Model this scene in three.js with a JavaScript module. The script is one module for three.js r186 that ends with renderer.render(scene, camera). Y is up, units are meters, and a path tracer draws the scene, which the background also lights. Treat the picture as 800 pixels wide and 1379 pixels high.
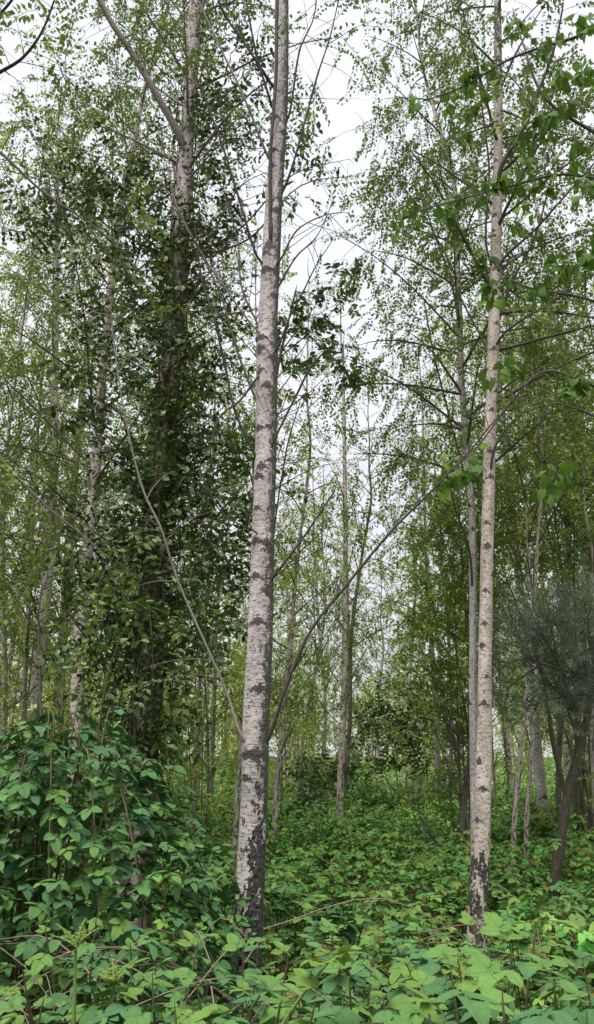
import * as THREE from 'three';
import { createNoise3D } from 'simplex-noise';

// ---------- camera, sky, sun, exposure ----------
const scene = new THREE.Scene();
const camera = new THREE.PerspectiveCamera(70, 800 / 1379, 0.05, 400);
camera.position.set(0, 1.6, 0);
camera.rotation.set(THREE.MathUtils.degToRad(18), 0, 0);

const renderer = new THREE.WebGLRenderer({ antialias: true });
renderer.toneMapping = THREE.LinearToneMapping;
renderer.toneMappingExposure = 3.75;
renderer.shadowMap.enabled = true;

function mulberry(a) {
  return () => { a |= 0; a = a + 0x6D2B79F5 | 0; let t = Math.imul(a ^ a >>> 15, 1 | a); t = t + Math.imul(t ^ t >>> 7, 61 | t) ^ t; return ((t ^ t >>> 14) >>> 0) / 4294967296; };
}
let R = mulberry(7);
const rr = (a, b) => a + (b - a) * R();
const pick = a => a[Math.floor(R() * a.length)];
const noise = createNoise3D(mulberry(11));
const clamp = (x, a = 0, b = 1) => Math.min(b, Math.max(a, x));
const sstep = (a, b, x) => { const t = clamp((x - a) / (b - a)); return t * t * (3 - 2 * t); };
const mix = (a, b, t) => a + (b - a) * t;

// bright overcast: even cloud, brighter towards the zenith
{
  const W = 512, H = 256, d = new Float32Array(W * H * 4);
  for (let j = 0; j < H; j++) for (let i = 0; i < W; i++) {
    const el = (j + .5) / H * Math.PI - Math.PI / 2, az = i / W * Math.PI * 2;
    const s = Math.max(0, Math.sin(el)), x = Math.cos(az) * Math.cos(el), z = Math.sin(az) * Math.cos(el);
    const c = noise(x * 1.6, s * 3, z * 1.6) * .6 + noise(x * 4, s * 8, z * 4) * .4;
    const L = .238 + .075 * s + .014 * c, k = (j * W + i) * 4;
    d[k] = L * (.94 + .02 * c); d[k + 1] = L * (.965 + .01 * c); d[k + 2] = L * 1.06; d[k + 3] = 1;
  }
  const t = new THREE.DataTexture(d, W, H, THREE.RGBAFormat, THREE.FloatType);
  t.mapping = THREE.EquirectangularReflectionMapping; t.magFilter = t.minFilter = THREE.LinearFilter; t.needsUpdate = true;
  scene.background = t; scene.environment = t;
}
const sun = new THREE.DirectionalLight(new THREE.Color(1, .97, .92), 1.5);
sun.position.set(-9, 42, 6); sun.target.position.set(0, 0, -8);
sun.castShadow = true; sun.shadow.radius = 60;
sun.shadow.mapSize.set(2048, 2048);
Object.assign(sun.shadow.camera, { left: -40, right: 40, top: 40, bottom: -40, near: 1, far: 120 });
scene.add(sun, sun.target);

// measured places, in metres: [x, y, z, radius] along stems; [x, y, z, rx, ry, rz] for foliage masses
const P = {
  mainTrunk: [[-0.259,-0.05,-4.0,0.0944],[-0.241,0.744,-4.0,0.0755],[-0.236,0.856,-4.0,0.0726],[-0.224,1.173,-4.0,0.0708],[-0.216,1.382,-4.0,0.0683],[-0.215,1.747,-4.0,0.0684],[-0.202,2.175,-4.0,0.0697],[-0.194,2.698,-4.0,0.0652],[-0.184,3.266,-4.0,0.0636],[-0.185,3.884,-4.0,0.0652],[-0.182,4.201,-4.0,0.0608],[-0.165,4.731,-4.0,0.0581],[-0.145,5.269,-4.0,0.0551],[-0.119,5.846,-4.0,0.0519],[-0.113,6.907,-4.0,0.0511]],
  rightTrunk: [[1.103,-0.05,-5.2,0.0762],[1.14,0.549,-5.2,0.061],[1.19,0.956,-5.2,0.0602],[1.245,1.409,-5.2,0.0546],[1.269,1.646,-5.2,0.0516],[1.313,2.141,-5.2,0.0467],[1.366,2.667,-5.2,0.0455],[1.422,3.229,-5.2,0.0456],[1.487,3.828,-5.2,0.0443],[1.574,4.603,-5.2,0.0447],[1.651,5.301,-5.2,0.0448],[1.713,5.898,-5.2,0.0446],[1.794,6.697,-5.2,0.0414],[1.867,7.561,-5.2,0.0379],[1.94,8.499,-5.2,0.0323]],
  twinTrunk: [[1.452,-0.05,-6.6,0.0498],[1.474,0.783,-6.6,0.0398],[1.521,1.658,-6.6,0.0367],[1.561,2.286,-6.6,0.0346],[1.611,2.955,-6.6,0.034],[1.657,3.667,-6.6,0.0333],[1.658,4.271,-6.6,0.0324],[1.657,5.074,-6.6,0.0317],[1.687,5.847,-6.6,0.0308],[1.714,6.577,-6.6,0.0278],[1.747,7.552,-6.6,0.0247]],
  ivyTrunk: [[-1.072,-0.05,-5.2,0.1066],[-1.064,1.598,-5.2,0.0853],[-1.059,2.141,-5.2,0.083],[-1.063,2.887,-5.2,0.0787],[-1.05,3.583,-5.2,0.0762],[-1.017,4.337,-5.2,0.0735],[-1.02,4.946,-5.2,0.0728],[-1.0,5.521,-5.2,0.0719],[-0.993,6.29,-5.2,0.0682],[-0.987,6.864,-5.2,0.0634],[-0.981,7.927,-5.2,0.0631],[-0.977,8.499,-5.2,0.0611]],
  leftTrunk: [[-2.12,-0.05,-7.5,0.0774],[-2.171,1.735,-7.5,0.0619],[-2.208,2.38,-7.5,0.0636],[-2.226,2.984,-7.5,0.0595],[-2.221,3.619,-7.5,0.0571],[-2.215,4.374,-7.5,0.0548],[-2.233,5.176,-7.5,0.0544],[-2.236,5.931,-7.5,0.0516],[-2.229,6.939,-7.5,0.0468],[-2.223,7.799,-7.5,0.0413]],
  mainBranches: [[[-0.185,1.598,-4.0,0.0122],[-0.131,1.69,-3.95,0.0105],[-0.058,1.892,-3.9,0.0094],[0.078,2.192,-3.85,0.0084],[0.276,2.46,-3.8,0.0079],[0.516,2.712,-3.75,0.0068],[0.76,2.968,-3.7,0.0058],[0.965,3.186,-3.65,0.0049],[1.062,3.294,-3.6,0.0042],[1.198,3.402,-3.55,0.0035],[1.449,3.478,-3.5,0.0017]],[[-0.232,1.606,-4.0,0.0112],[-0.277,1.653,-3.967,0.0089],[-0.368,1.857,-3.933,0.0073],[-0.47,2.083,-3.9,0.0068],[-0.642,2.495,-3.867,0.0063],[-0.752,2.758,-3.833,0.0058],[-0.84,2.962,-3.8,0.0053],[-0.966,3.396,-3.767,0.0048],[-1.056,3.853,-3.733,0.0037],[-1.104,4.182,-3.7,0.0025]],[[-0.2,3.126,-4.0,0.0104],[-0.247,3.239,-3.958,0.0088],[-0.35,3.491,-3.917,0.0082],[-0.443,3.788,-3.875,0.0076],[-0.501,4.067,-3.833,0.0069],[-0.588,4.352,-3.792,0.0061],[-0.634,4.7,-3.75,0.0047]],[[-0.165,2.463,-4.0,0.0084],[-0.119,2.512,-3.938,0.007],[0.0,2.681,-3.875,0.0062],[0.122,2.837,-3.812,0.0055],[0.21,2.948,-3.75,0.0042]],[[-0.166,3.228,-4.0,0.0089],[-0.13,3.306,-3.95,0.0074],[0.004,3.619,-3.9,0.0067],[0.088,3.739,-3.85,0.0059],[0.162,3.829,-3.8,0.0052]],[[-0.165,3.9,-4.0,0.0078],[-0.118,3.937,-3.94,0.0062],[-0.045,4.097,-3.88,0.0059],[0.032,4.229,-3.82,0.0051],[0.113,4.382,-3.76,0.0038],[0.225,4.55,-3.7,0.0023]],[[-0.163,4.531,-4.0,0.0082],[-0.109,4.567,-3.95,0.0065],[0.0,4.778,-3.9,0.0048],[0.189,4.839,-3.85,0.0032],[0.328,4.82,-3.8,0.0016]],[[-0.177,4.531,-4.0,0.0098],[-0.237,4.594,-3.933,0.0081],[-0.358,4.911,-3.867,0.0073],[-0.51,5.385,-3.8,0.0066],[-0.665,5.815,-3.733,0.0059],[-0.822,6.193,-3.667,0.0051],[-0.928,6.513,-3.6,0.0034]],[[-0.185,4.041,-4.0,0.0079],[-0.251,4.076,-3.93,0.0065],[-0.459,4.348,-3.86,0.0062],[-0.594,4.512,-3.79,0.0056],[-0.748,4.786,-3.72,0.0047],[-0.807,5.148,-3.65,0.0031]],[[-0.163,4.658,-3.98,0.0147],[-0.178,4.766,-3.957,0.0131],[-0.184,4.939,-3.933,0.0123],[-0.169,5.432,-3.91,0.0118],[-0.149,6.055,-3.887,0.0122],[-0.133,6.725,-3.863,0.0118],[-0.11,7.293,-3.84,0.0093]],[[-0.136,6.014,-4.0,0.0125],[-0.202,6.045,-3.925,0.0105],[-0.363,6.27,-3.85,0.0088],[-0.518,6.502,-3.775,0.0071],[-0.594,6.684,-3.7,0.0053]],[[-0.124,5.086,-4.0,0.0093],[-0.074,5.193,-3.95,0.0076],[0.01,5.454,-3.9,0.0068],[0.127,5.947,-3.85,0.006],[0.232,6.326,-3.8,0.0053],[0.314,6.717,-3.75,0.0036]],[[-0.123,5.649,-4.0,0.0088],[-0.063,5.899,-4.05,0.0081],[0.028,6.515,-4.1,0.0065],[0.113,6.913,-4.15,0.0058],[0.176,7.412,-4.2,0.004]],[[-0.182,3.817,-4.0,0.0093],[-0.242,3.719,-3.95,0.0076],[-0.342,3.58,-3.9,0.0067],[-0.429,3.436,-3.85,0.0051],[-0.482,3.273,-3.8,0.0029]],[[-0.143,2.698,-4.0,0.0057],[-0.105,3.051,-4.05,0.0052],[-0.036,3.406,-4.1,0.0046],[0.023,3.681,-4.15,0.0031]],[[-0.161,5.362,-4.0,0.0103],[-0.22,5.447,-3.925,0.0085],[-0.352,5.783,-3.85,0.0077],[-0.506,6.126,-3.775,0.0069],[-0.709,6.579,-3.7,0.0053]],[[-0.145,5.78,-4.0,0.0088],[-0.195,5.889,-3.917,0.0078],[-0.283,6.23,-3.833,0.007],[-0.376,6.717,-3.75,0.0054]],[[-0.186,3.434,-4.0,0.0083],[-0.245,3.596,-4.06,0.0077],[-0.369,3.979,-4.12,0.0072],[-0.514,4.489,-4.18,0.0067],[-0.779,5.105,-4.24,0.0053],[-0.997,5.544,-4.3,0.0037]],[[-0.184,3.962,-4.0,0.0078],[-0.247,4.175,-4.088,0.0073],[-0.367,4.543,-4.175,0.0067],[-0.425,4.998,-4.262,0.0062],[-0.542,5.49,-4.35,0.0046]],[[-0.17,4.337,-4.0,0.008],[-0.12,4.455,-4.05,0.0074],[-0.01,4.721,-4.1,0.0059],[0.126,4.939,-4.15,0.0043],[0.271,5.311,-4.2,0.0026]],[[-0.198,2.742,-4.0,0.0058],[-0.245,2.76,-3.925,0.0049],[-0.411,2.849,-3.85,0.0042],[-0.569,3.128,-3.775,0.0035],[-0.656,3.274,-3.7,0.0021]]],
  rightBranches: [[[1.737,6.25,-5.2,0.0233],[1.782,6.435,-5.14,0.0194],[1.954,6.726,-5.08,0.0169],[2.116,7.097,-5.02,0.0145],[2.296,7.546,-4.96,0.012],[2.437,8.101,-4.9,0.0081]],[[1.65,5.374,-5.2,0.0149],[1.705,5.461,-5.12,0.0123],[1.968,5.692,-5.04,0.0098],[2.216,5.96,-4.96,0.0086],[2.466,6.228,-4.88,0.0074],[2.721,6.537,-4.8,0.0049]],[[1.59,4.725,-5.2,0.0132],[1.656,4.759,-5.1,0.0106],[2.064,5.007,-5.0,0.0083],[2.339,5.156,-4.9,0.007],[2.606,5.288,-4.8,0.0046]],[[1.609,4.876,-5.2,0.0121],[1.827,5.373,-5.3,0.0101],[2.101,5.905,-5.4,0.0092],[2.335,6.56,-5.5,0.0069]],[[1.638,5.447,-5.2,0.0125],[1.59,5.631,-5.15,0.01],[1.662,6.357,-5.1,0.009],[1.639,6.961,-5.05,0.0079],[1.617,7.683,-5.0,0.0054]],[[1.551,4.469,-5.2,0.0095],[1.565,4.749,-5.333,0.0086],[1.419,5.34,-5.467,0.0077],[1.289,5.983,-5.6,0.0054]],[[1.467,3.583,-5.2,0.0102],[1.503,3.785,-5.1,0.009],[1.673,3.984,-5.0,0.0067],[1.84,4.027,-4.9,0.0048]]],
  twinBranches: [[[1.654,3.63,-6.6,0.014],[1.649,3.983,-6.65,0.0115],[1.532,4.794,-6.7,0.0102],[1.432,5.498,-6.75,0.0093],[1.364,6.252,-6.8,0.0064]],[[1.614,2.989,-6.6,0.0136],[1.583,3.35,-6.5,0.0109],[1.469,3.676,-6.4,0.009],[1.372,4.076,-6.3,0.0071],[1.3,4.33,-6.2,0.0041]],[[1.689,5.758,-6.6,0.0154],[1.665,6.393,-6.733,0.0128],[1.514,7.276,-6.867,0.0101],[1.409,8.13,-7.0,0.007]]],
  ivyLimb: [[-0.991,6.655,-5.2,0.0396],[-1.033,6.753,-5.14,0.0342],[-1.228,7.12,-5.08,0.0305],[-1.479,7.574,-5.02,0.0282],[-1.692,7.904,-4.96,0.0257],[-1.849,8.193,-4.9,0.0231]],
  leftSnag: [[-2.223,4.185,-7.5,0.0161],[-2.257,4.422,-7.4,0.0145],[-2.305,4.728,-7.3,0.0112]],
  slim: [[[-3.705,-0.05,-10.5,0.0445],[-3.761,1.596,-10.5,0.0356],[-3.836,2.692,-10.5,0.0347],[-3.892,3.646,-10.5,0.0336],[-3.976,4.888,-10.5,0.0305],[-4.075,6.606,-10.5,0.0228]],[[-1.387,-0.05,-10.5,0.0371],[-1.379,1.596,-10.5,0.0297],[-1.371,2.386,-10.5,0.0292],[-1.337,3.109,-10.5,0.0269],[-1.285,4.888,-10.5,0.0218]],[[-0.302,-0.05,-9.5,0.042],[-0.236,1.294,-9.5,0.0336],[-0.185,1.816,-9.5,0.0324],[-0.086,2.966,-9.5,0.0262],[0.02,4.157,-9.5,0.0233],[0.188,5.67,-9.5,0.0183]],[[-0.03,-0.05,-13.5,0.0381],[0.078,1.532,-13.5,0.0305],[0.172,2.223,-13.5,0.031],[0.281,2.741,-13.5,0.0287],[0.494,3.814,-13.5,0.0214]],[[0.66,-0.05,-12.5,0.0692],[0.686,0.83,-12.5,0.0554],[0.738,1.71,-12.5,0.0566],[0.834,3.397,-12.5,0.0517],[0.864,5.515,-12.5,0.0415],[0.884,7.868,-12.5,0.0301]],[[0.763,-0.05,-13.2,0.0429],[0.816,0.997,-13.2,0.0343],[0.913,1.961,-13.2,0.0351],[0.974,3.497,-13.2,0.0338],[1.218,5.081,-13.2,0.027],[1.418,6.18,-13.2,0.0221]],[[2.276,-0.05,-8.6,0.0352],[2.344,0.719,-8.6,0.0282],[2.43,1.207,-8.6,0.0271],[2.523,1.676,-8.6,0.026],[2.678,2.494,-8.6,0.0234],[2.889,3.729,-8.6,0.021],[3.08,4.88,-8.6,0.0182]],[[2.507,-0.05,-8.9,0.0325],[2.574,0.764,-8.9,0.026],[2.658,1.273,-8.9,0.0248],[2.757,1.844,-8.9,0.0237],[2.932,2.701,-8.9,0.0209]],[[3.763,-0.05,-11.5,0.053],[3.828,0.871,-11.5,0.0424],[4.098,2.796,-11.5,0.0425],[4.363,4.202,-11.5,0.0418],[4.448,5.59,-11.5,0.0385],[4.453,6.527,-11.5,0.0345],[4.557,7.946,-11.5,0.0306]],[[3.999,-0.05,-11.5,0.0478],[4.078,0.871,-11.5,0.0382],[4.408,2.796,-11.5,0.0381],[4.688,4.324,-11.5,0.0373],[4.983,5.33,-11.5,0.0335],[5.313,6.527,-11.5,0.0296]],[[2.73,-0.05,-20.0,0.0651],[2.767,0.866,-20.0,0.0521],[2.901,2.524,-20.0,0.0497],[3.153,4.475,-20.0,0.0434],[3.338,6.552,-20.0,0.0325]],[[2.692,-0.05,-14.0,0.0421],[2.735,0.837,-14.0,0.0337],[2.82,1.723,-14.0,0.0344],[2.879,3.056,-14.0,0.0327],[2.884,4.474,-14.0,0.0281]],[[1.937,-0.05,-9.6,0.0398],[2.04,0.949,-9.6,0.0318],[2.137,1.421,-9.6,0.0323],[2.227,2.134,-9.6,0.0294]],[[-3.94,-0.05,-13.0,0.0367],[-3.991,1.595,-13.0,0.0294],[-4.075,2.952,-13.0,0.0304],[-4.15,4.542,-13.0,0.0289],[-4.232,6.558,-13.0,0.0248]],[[3.749,-0.05,-10.0,0.0371],[3.805,1.144,-10.0,0.0297],[3.891,2.062,-10.0,0.0306],[3.977,2.837,-10.0,0.0274],[4.173,4.076,-10.0,0.0244]],[[-0.73,-0.05,-9.0,0.0336],[-0.672,1.351,-9.0,0.0269],[-0.631,1.846,-9.0,0.0274],[-0.602,2.536,-9.0,0.0245],[-0.545,3.828,-9.0,0.022]],[[0.445,-0.05,-16.0,0.0372],[0.488,1.013,-16.0,0.0298],[0.596,2.339,-16.0,0.0306],[0.487,4.061,-16.0,0.0285],[0.401,5.561,-16.0,0.026]],[[3.307,-0.05,-22.0,0.0511],[3.358,0.792,-22.0,0.0409],[3.579,2.616,-22.0,0.042],[3.778,4.322,-22.0,0.0345]],[[2.569,-0.05,-24.0,0.0558],[2.564,0.719,-24.0,0.0446],[2.54,2.708,-24.0,0.0459],[2.805,4.809,-24.0,0.0377]],[[-3.338,-0.05,-9.0,0.0424],[-3.432,1.596,-9.0,0.0339],[-3.539,2.536,-9.0,0.0333],[-3.727,3.828,-9.0,0.0293],[-3.861,5.456,-9.0,0.0232]]],
  gorseStem: [[2.225,-0.05,-7.2,0.0619],[2.299,0.498,-7.2,0.0495],[2.389,0.831,-7.2,0.0436],[2.482,1.176,-7.2,0.0409],[2.613,1.531,-7.2,0.0364],[2.766,1.932,-7.2,0.0318],[2.875,2.349,-7.2,0.0252],[2.92,2.708,-7.2,0.0182]],
  gorseLimbs: [[[2.48,1.156,-7.2,0.0245],[2.383,1.663,-7.133,0.0221],[2.341,2.129,-7.067,0.0168],[2.257,2.536,-7.0,0.0113]],[[2.696,1.763,-7.2,0.0252],[2.563,2.131,-7.1,0.0225],[2.453,2.397,-7.0,0.014],[2.294,2.661,-6.9,0.0084]],[[2.796,2.001,-7.2,0.0226],[2.92,2.338,-7.1,0.017],[3.061,2.748,-7.0,0.0114]]],
  climber: [[-1.042,2.105,-5.1,0.4829,0.3558,0.335],[-0.867,2.471,-5.0,0.4846,0.3571,0.337],[-1.302,2.887,-5.2,0.3255,0.3255,0.26],[-0.803,2.973,-5.1,0.4284,0.3748,0.321],[-1.124,3.278,-5.0,0.3212,0.3212,0.257],[-0.605,3.428,-5.1,0.3024,0.3573,0.264],[-1.094,3.785,-5.1,0.4207,0.3366,0.303],[-1.404,4.107,-5.0,0.393,0.2807,0.269],[-0.754,4.079,-5.2,0.3479,0.3479,0.278],[-1.208,4.553,-5.0,0.4891,0.3165,0.322],[-0.814,4.807,-5.2,0.3616,0.3616,0.289],[-1.451,5.02,-4.9,0.4353,0.3482,0.313],[-1.087,5.159,-5.1,0.3323,0.3625,0.278],[-0.73,5.301,-5.1,0.3651,0.426,0.316],[-1.699,5.497,-4.8,0.4979,0.3221,0.328],[-1.317,5.733,-5.0,0.4593,0.3062,0.306],[-0.847,5.891,-5.1,0.4389,0.3449,0.314],[-1.936,5.839,-4.7,0.4107,0.2641,0.27],[-1.541,6.171,-4.9,0.3391,0.2158,0.222],[-0.468,6.109,-5.0,0.1873,0.3433,0.212],[-0.665,6.78,-5.2,0.3323,0.3988,0.292],[-1.089,7.294,-5.2,0.3404,0.2723,0.245],[-0.549,7.471,-5.2,0.2745,0.4118,0.275],[-0.709,8.209,-5.2,0.3547,0.2838,0.255],[-0.031,6.133,-4.9,0.1723,0.3384,0.204],[0.031,6.019,-4.9,0.1346,0.2141,0.139],[-0.298,3.507,-5.0,0.217,0.2713,0.195],[-1.654,3.222,-5.0,0.2135,0.1601,0.149],[-1.756,2.679,-5.0,0.2583,0.1808,0.176],[-0.53,2.808,-5.1,0.2121,0.3182,0.212],[-1.448,2.385,-5.1,0.3102,0.3102,0.248]],
  climberColumn: [[-1.048,1.598,-5.05,0.2535,0.234,0.195],[-0.86,1.715,-5.05,0.2554,0.2358,0.196],[-1.158,1.762,-5.05,0.2562,0.2365,0.197],[-1.033,1.881,-5.05,0.2581,0.2383,0.199],[-1.031,2.175,-5.05,0.2629,0.2427,0.202],[-1.023,2.532,-5.05,0.2687,0.2481,0.207],[-1.024,2.877,-5.05,0.2744,0.2533,0.211],[-1.013,3.238,-5.05,0.2803,0.2587,0.216],[-1.012,3.585,-5.05,0.2859,0.2639,0.22],[-0.999,3.946,-5.05,0.2133,0.2694,0.193],[-0.989,4.387,-5.05,0.2185,0.276,0.198],[-0.967,4.849,-5.05,0.224,0.283,0.203],[-0.966,5.553,-5.05,0.2324,0.2936,0.21]],
  oakSpray: [[0.233,5.054,-4.9,0.2617,0.1628,0.17],[0.406,4.986,-4.9,0.1275,0.0869,0.086],[0.058,4.553,-5.0,0.2302,0.2589,0.196],[0.256,4.359,-5.0,0.1708,0.1423,0.125],[-0.058,4.285,-5.1,0.173,0.1442,0.127],[0.145,4.75,-5.0,0.2326,0.1628,0.158]],
  near: [],
  flowers: [[-1.641,3.889,-4.6],[-1.707,2.903,-4.6],[-0.944,3.852,-4.7],[-1.254,1.783,-3.6],[-0.786,2.626,-4.6],[-1.721,4.068,-4.6]],
  shrubs: {"sallow":[[2.075,3.851,-9.5,0.5927,1.0867,0.672],[1.962,2.87,-9.5,0.67,0.8614,0.613],[2.519,4.889,-9.8,0.4722,0.8395,0.525],[1.966,2.157,-10,0.4915,0.4915,0.393]],"hawthorn":[[3.981,6.606,-10.5,0.8781,1.288,0.866],[3.598,5.124,-10.5,0.7871,1.0119,0.72],[4.444,5.605,-10.5,0.6837,1.3673,0.82],[3.729,7.978,-10.8,0.6214,0.87,0.597],[3.025,4.076,-10,0.5216,0.9389,0.584],[4.162,4.2,-10.5,0.4381,0.6572,0.438]],"mound":[[2.132,2.293,-15,0.8085,0.588,0.559],[1.598,1.732,-15,0.6536,0.581,0.494],[2.687,1.732,-15,0.7262,0.581,0.523]],"gold":[[1.748,1.121,-10.5,0.3496,0.2197,0.228],[1.989,1.01,-10,0.2368,0.1894,0.17]],"dark":[[0.516,1.165,-13.5,0.5804,0.2322,0.325],[0.171,1.052,-12,0.3424,0.2055,0.219]],"gorse":[[2.342,2.677,-7.0,0.4116,0.3193,0.292],[2.638,2.479,-7.1,0.4279,0.4992,0.371],[2.848,2.748,-7.0,0.3559,0.4271,0.313],[2.169,2.491,-7.2,0.2893,0.3254,0.246],[2.352,2.131,-7.1,0.3511,0.316,0.267],[2.681,1.932,-7.2,0.3175,0.3175,0.254],[2.116,2.083,-7.4,0.2189,0.2919,0.204],[2.624,2.983,-7.1,0.3645,0.1822,0.219]]},
  overhang: [[0.522,4.296,-2.5],[0.697,4.38,-2.5],[0.781,4.43,-2.45],[0.723,4.151,-2.5],[0.641,3.807,-2.6],[0.481,3.872,-2.7],[0.684,3.885,-2.6],[0.783,3.328,-2.5],[0.753,3.503,-2.5],[0.911,3.895,-2.4],[1.03,4.042,-2.3],[1.023,4.398,-2.3],[1.141,4.396,-2.2],[0.959,3.764,-2.4],[0.964,2.825,-2.3],[0.521,2.515,-2.4],[0.601,2.524,-2.35],[0.745,2.94,-2.4],[0.88,2.496,-2.35],[0.781,3.783,-2.4],[0.882,3.584,-2.4],[0.982,3.334,-2.3],[1.142,4.16,-2.2],[1.076,4.199,-2.25],[0.91,4.523,-2.3],[1.071,3.584,-2.2],[1.06,3.805,-2.25],[0.938,4.017,-2.35],[0.801,4.228,-2.4],[1.063,3.361,-2.25],[0.895,3.275,-2.4]],
  overLimbs: [[[1.443,4.523,-2.3,0.0088],[1.142,4.48,-2.35,0.0063],[0.931,4.443,-2.4,0.0051],[0.709,4.333,-2.45,0.0039],[0.538,4.304,-2.5,0.0026]],[[1.368,3.8,-2.3,0.0082],[1.207,3.987,-2.35,0.0072],[1.051,4.216,-2.4,0.0063],[1.007,4.581,-2.45,0.004],[0.998,4.87,-2.5,0.0028]],[[1.343,3.632,-2.3,0.0069],[1.062,3.774,-2.35,0.0047],[0.869,3.764,-2.4,0.0042],[0.668,3.742,-2.45,0.003],[0.461,3.711,-2.5,0.0018]],[[1.289,3.08,-2.3,0.0064],[1.061,3.219,-2.367,0.0045],[0.867,3.322,-2.433,0.0035],[0.768,3.503,-2.5,0.0024]],[[1.236,2.73,-2.3,0.0062],[1.058,2.832,-2.34,0.0048],[0.908,2.913,-2.38,0.0043],[0.788,2.813,-2.42,0.0033],[0.648,2.639,-2.46,0.0027],[0.543,2.554,-2.5,0.0016]],[[1.214,2.585,-2.3,0.0051],[1.048,2.72,-2.35,0.0042],[0.915,2.789,-2.4,0.0032],[0.876,2.65,-2.45,0.0024],[0.944,2.554,-2.5,0.0016]]],
  cornerLimbs: [[[-1.909,5.27,-3.3,0.0139],[-1.712,5.314,-3.225,0.0103],[-1.559,5.332,-3.15,0.0084],[-1.438,5.424,-3.075,0.0067],[-1.35,5.608,-3.0,0.005]],[[-1.964,5.674,-3.3,0.0107],[-1.728,5.673,-3.15,0.0086],[-1.579,5.608,-3.0,0.0066]],[[-1.963,5.049,-3.3,0.0102],[-1.639,4.735,-3.225,0.0082],[-1.332,4.393,-3.15,0.0063],[-1.055,4.142,-3.075,0.0045],[-0.833,3.905,-3.0,0.0029]],[[-1.645,3.093,-3.3,0.0088],[-1.33,2.83,-3.225,0.007],[-1.147,2.657,-3.15,0.0054],[-0.942,2.495,-3.075,0.0039],[-0.784,2.359,-3.0,0.0025]]],
  tips: [[-0.225,1.19,-1.9],[-0.123,1.181,-1.9],[-0.017,1.229,-1.55],[0.093,1.209,-1.5],[0.03,1.222,-1.35],[0.234,1.176,-1.7],[0.284,1.22,-1.55],[0.477,1.168,-2.2],[0.454,1.205,-1.75],[0.551,1.209,-1.9],[0.412,1.25,-1.35],[0.316,1.251,-1.3],[0.207,1.222,-1.35],[0.209,1.24,-1.2],[0.162,1.158,-1.6],[0.226,1.083,-2.4],[-0.328,1.119,-1.9],[-0.191,1.176,-1.6],[-0.089,1.194,-1.45],[-0.217,1.174,-1.5],[-0.705,1.135,-2.3],[-0.658,1.109,-2.0],[-0.562,1.159,-2.3],[-0.443,1.112,-2.2],[-0.425,1.094,-2.0],[-0.568,1.075,-1.9],[-0.563,1.089,-1.7],[0.443,1.221,-1.3],[0.617,1.172,-1.8],[-0.011,1.221,-1.3],[0.117,1.064,-2.6],[0.39,1.055,-2.7],[0.055,1.067,-3.0]],
  stalks: [[[-0.522,0.958,-2.0,0.0048],[-0.527,1.048,-2.0,0.0046],[-0.533,1.148,-2.0,0.0036]],[[-0.436,0.958,-2.0,0.0048],[-0.437,0.995,-2.0,0.0045],[-0.436,1.07,-2.0,0.0035]],[[-0.031,1.134,-1.45,0.0035],[0.0,1.193,-1.433,0.003],[0.031,1.233,-1.417,0.0025],[0.054,1.262,-1.4,0.0017]]],
};
// ---------- geometry helpers ----------
const V = (x, y, z) => new THREE.Vector3(x, y, z);
class Buf {
  constructor() { this.p = []; this.n = []; this.u = []; this.c = []; this.i = []; }
  geo() {
    const g = new THREE.BufferGeometry();
    g.setAttribute('position', new THREE.Float32BufferAttribute(this.p, 3));
    g.setAttribute('normal', new THREE.Float32BufferAttribute(this.n, 3));
    g.setAttribute('uv', new THREE.Float32BufferAttribute(this.u, 2));
    if (this.c.length) g.setAttribute('color', new THREE.Float32BufferAttribute(this.c, 3));
    g.setIndex(this.i);
    return g;
  }
  get tris() { return this.i.length / 3; }
}
function samplePath(pts, n) {          // pts [[x,y,z,r]...] -> n+1 smooth samples
  const c = new THREE.CatmullRomCurve3(pts.map(p => V(p[0], p[1], p[2])), false, 'centripetal');
  const out = [], m = pts.length - 1;
  for (let k = 0; k <= n; k++) {
    const t = k / n, v = c.getPoint(t), f = t * m, i = Math.min(m - 1, Math.floor(f)), q = f - i;
    out.push([v.x, v.y, v.z, mix(pts[i][3], pts[i + 1][3], q)]);
  }
  return out;
}
const T1 = V(), N1 = V(), N2 = V();
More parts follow.
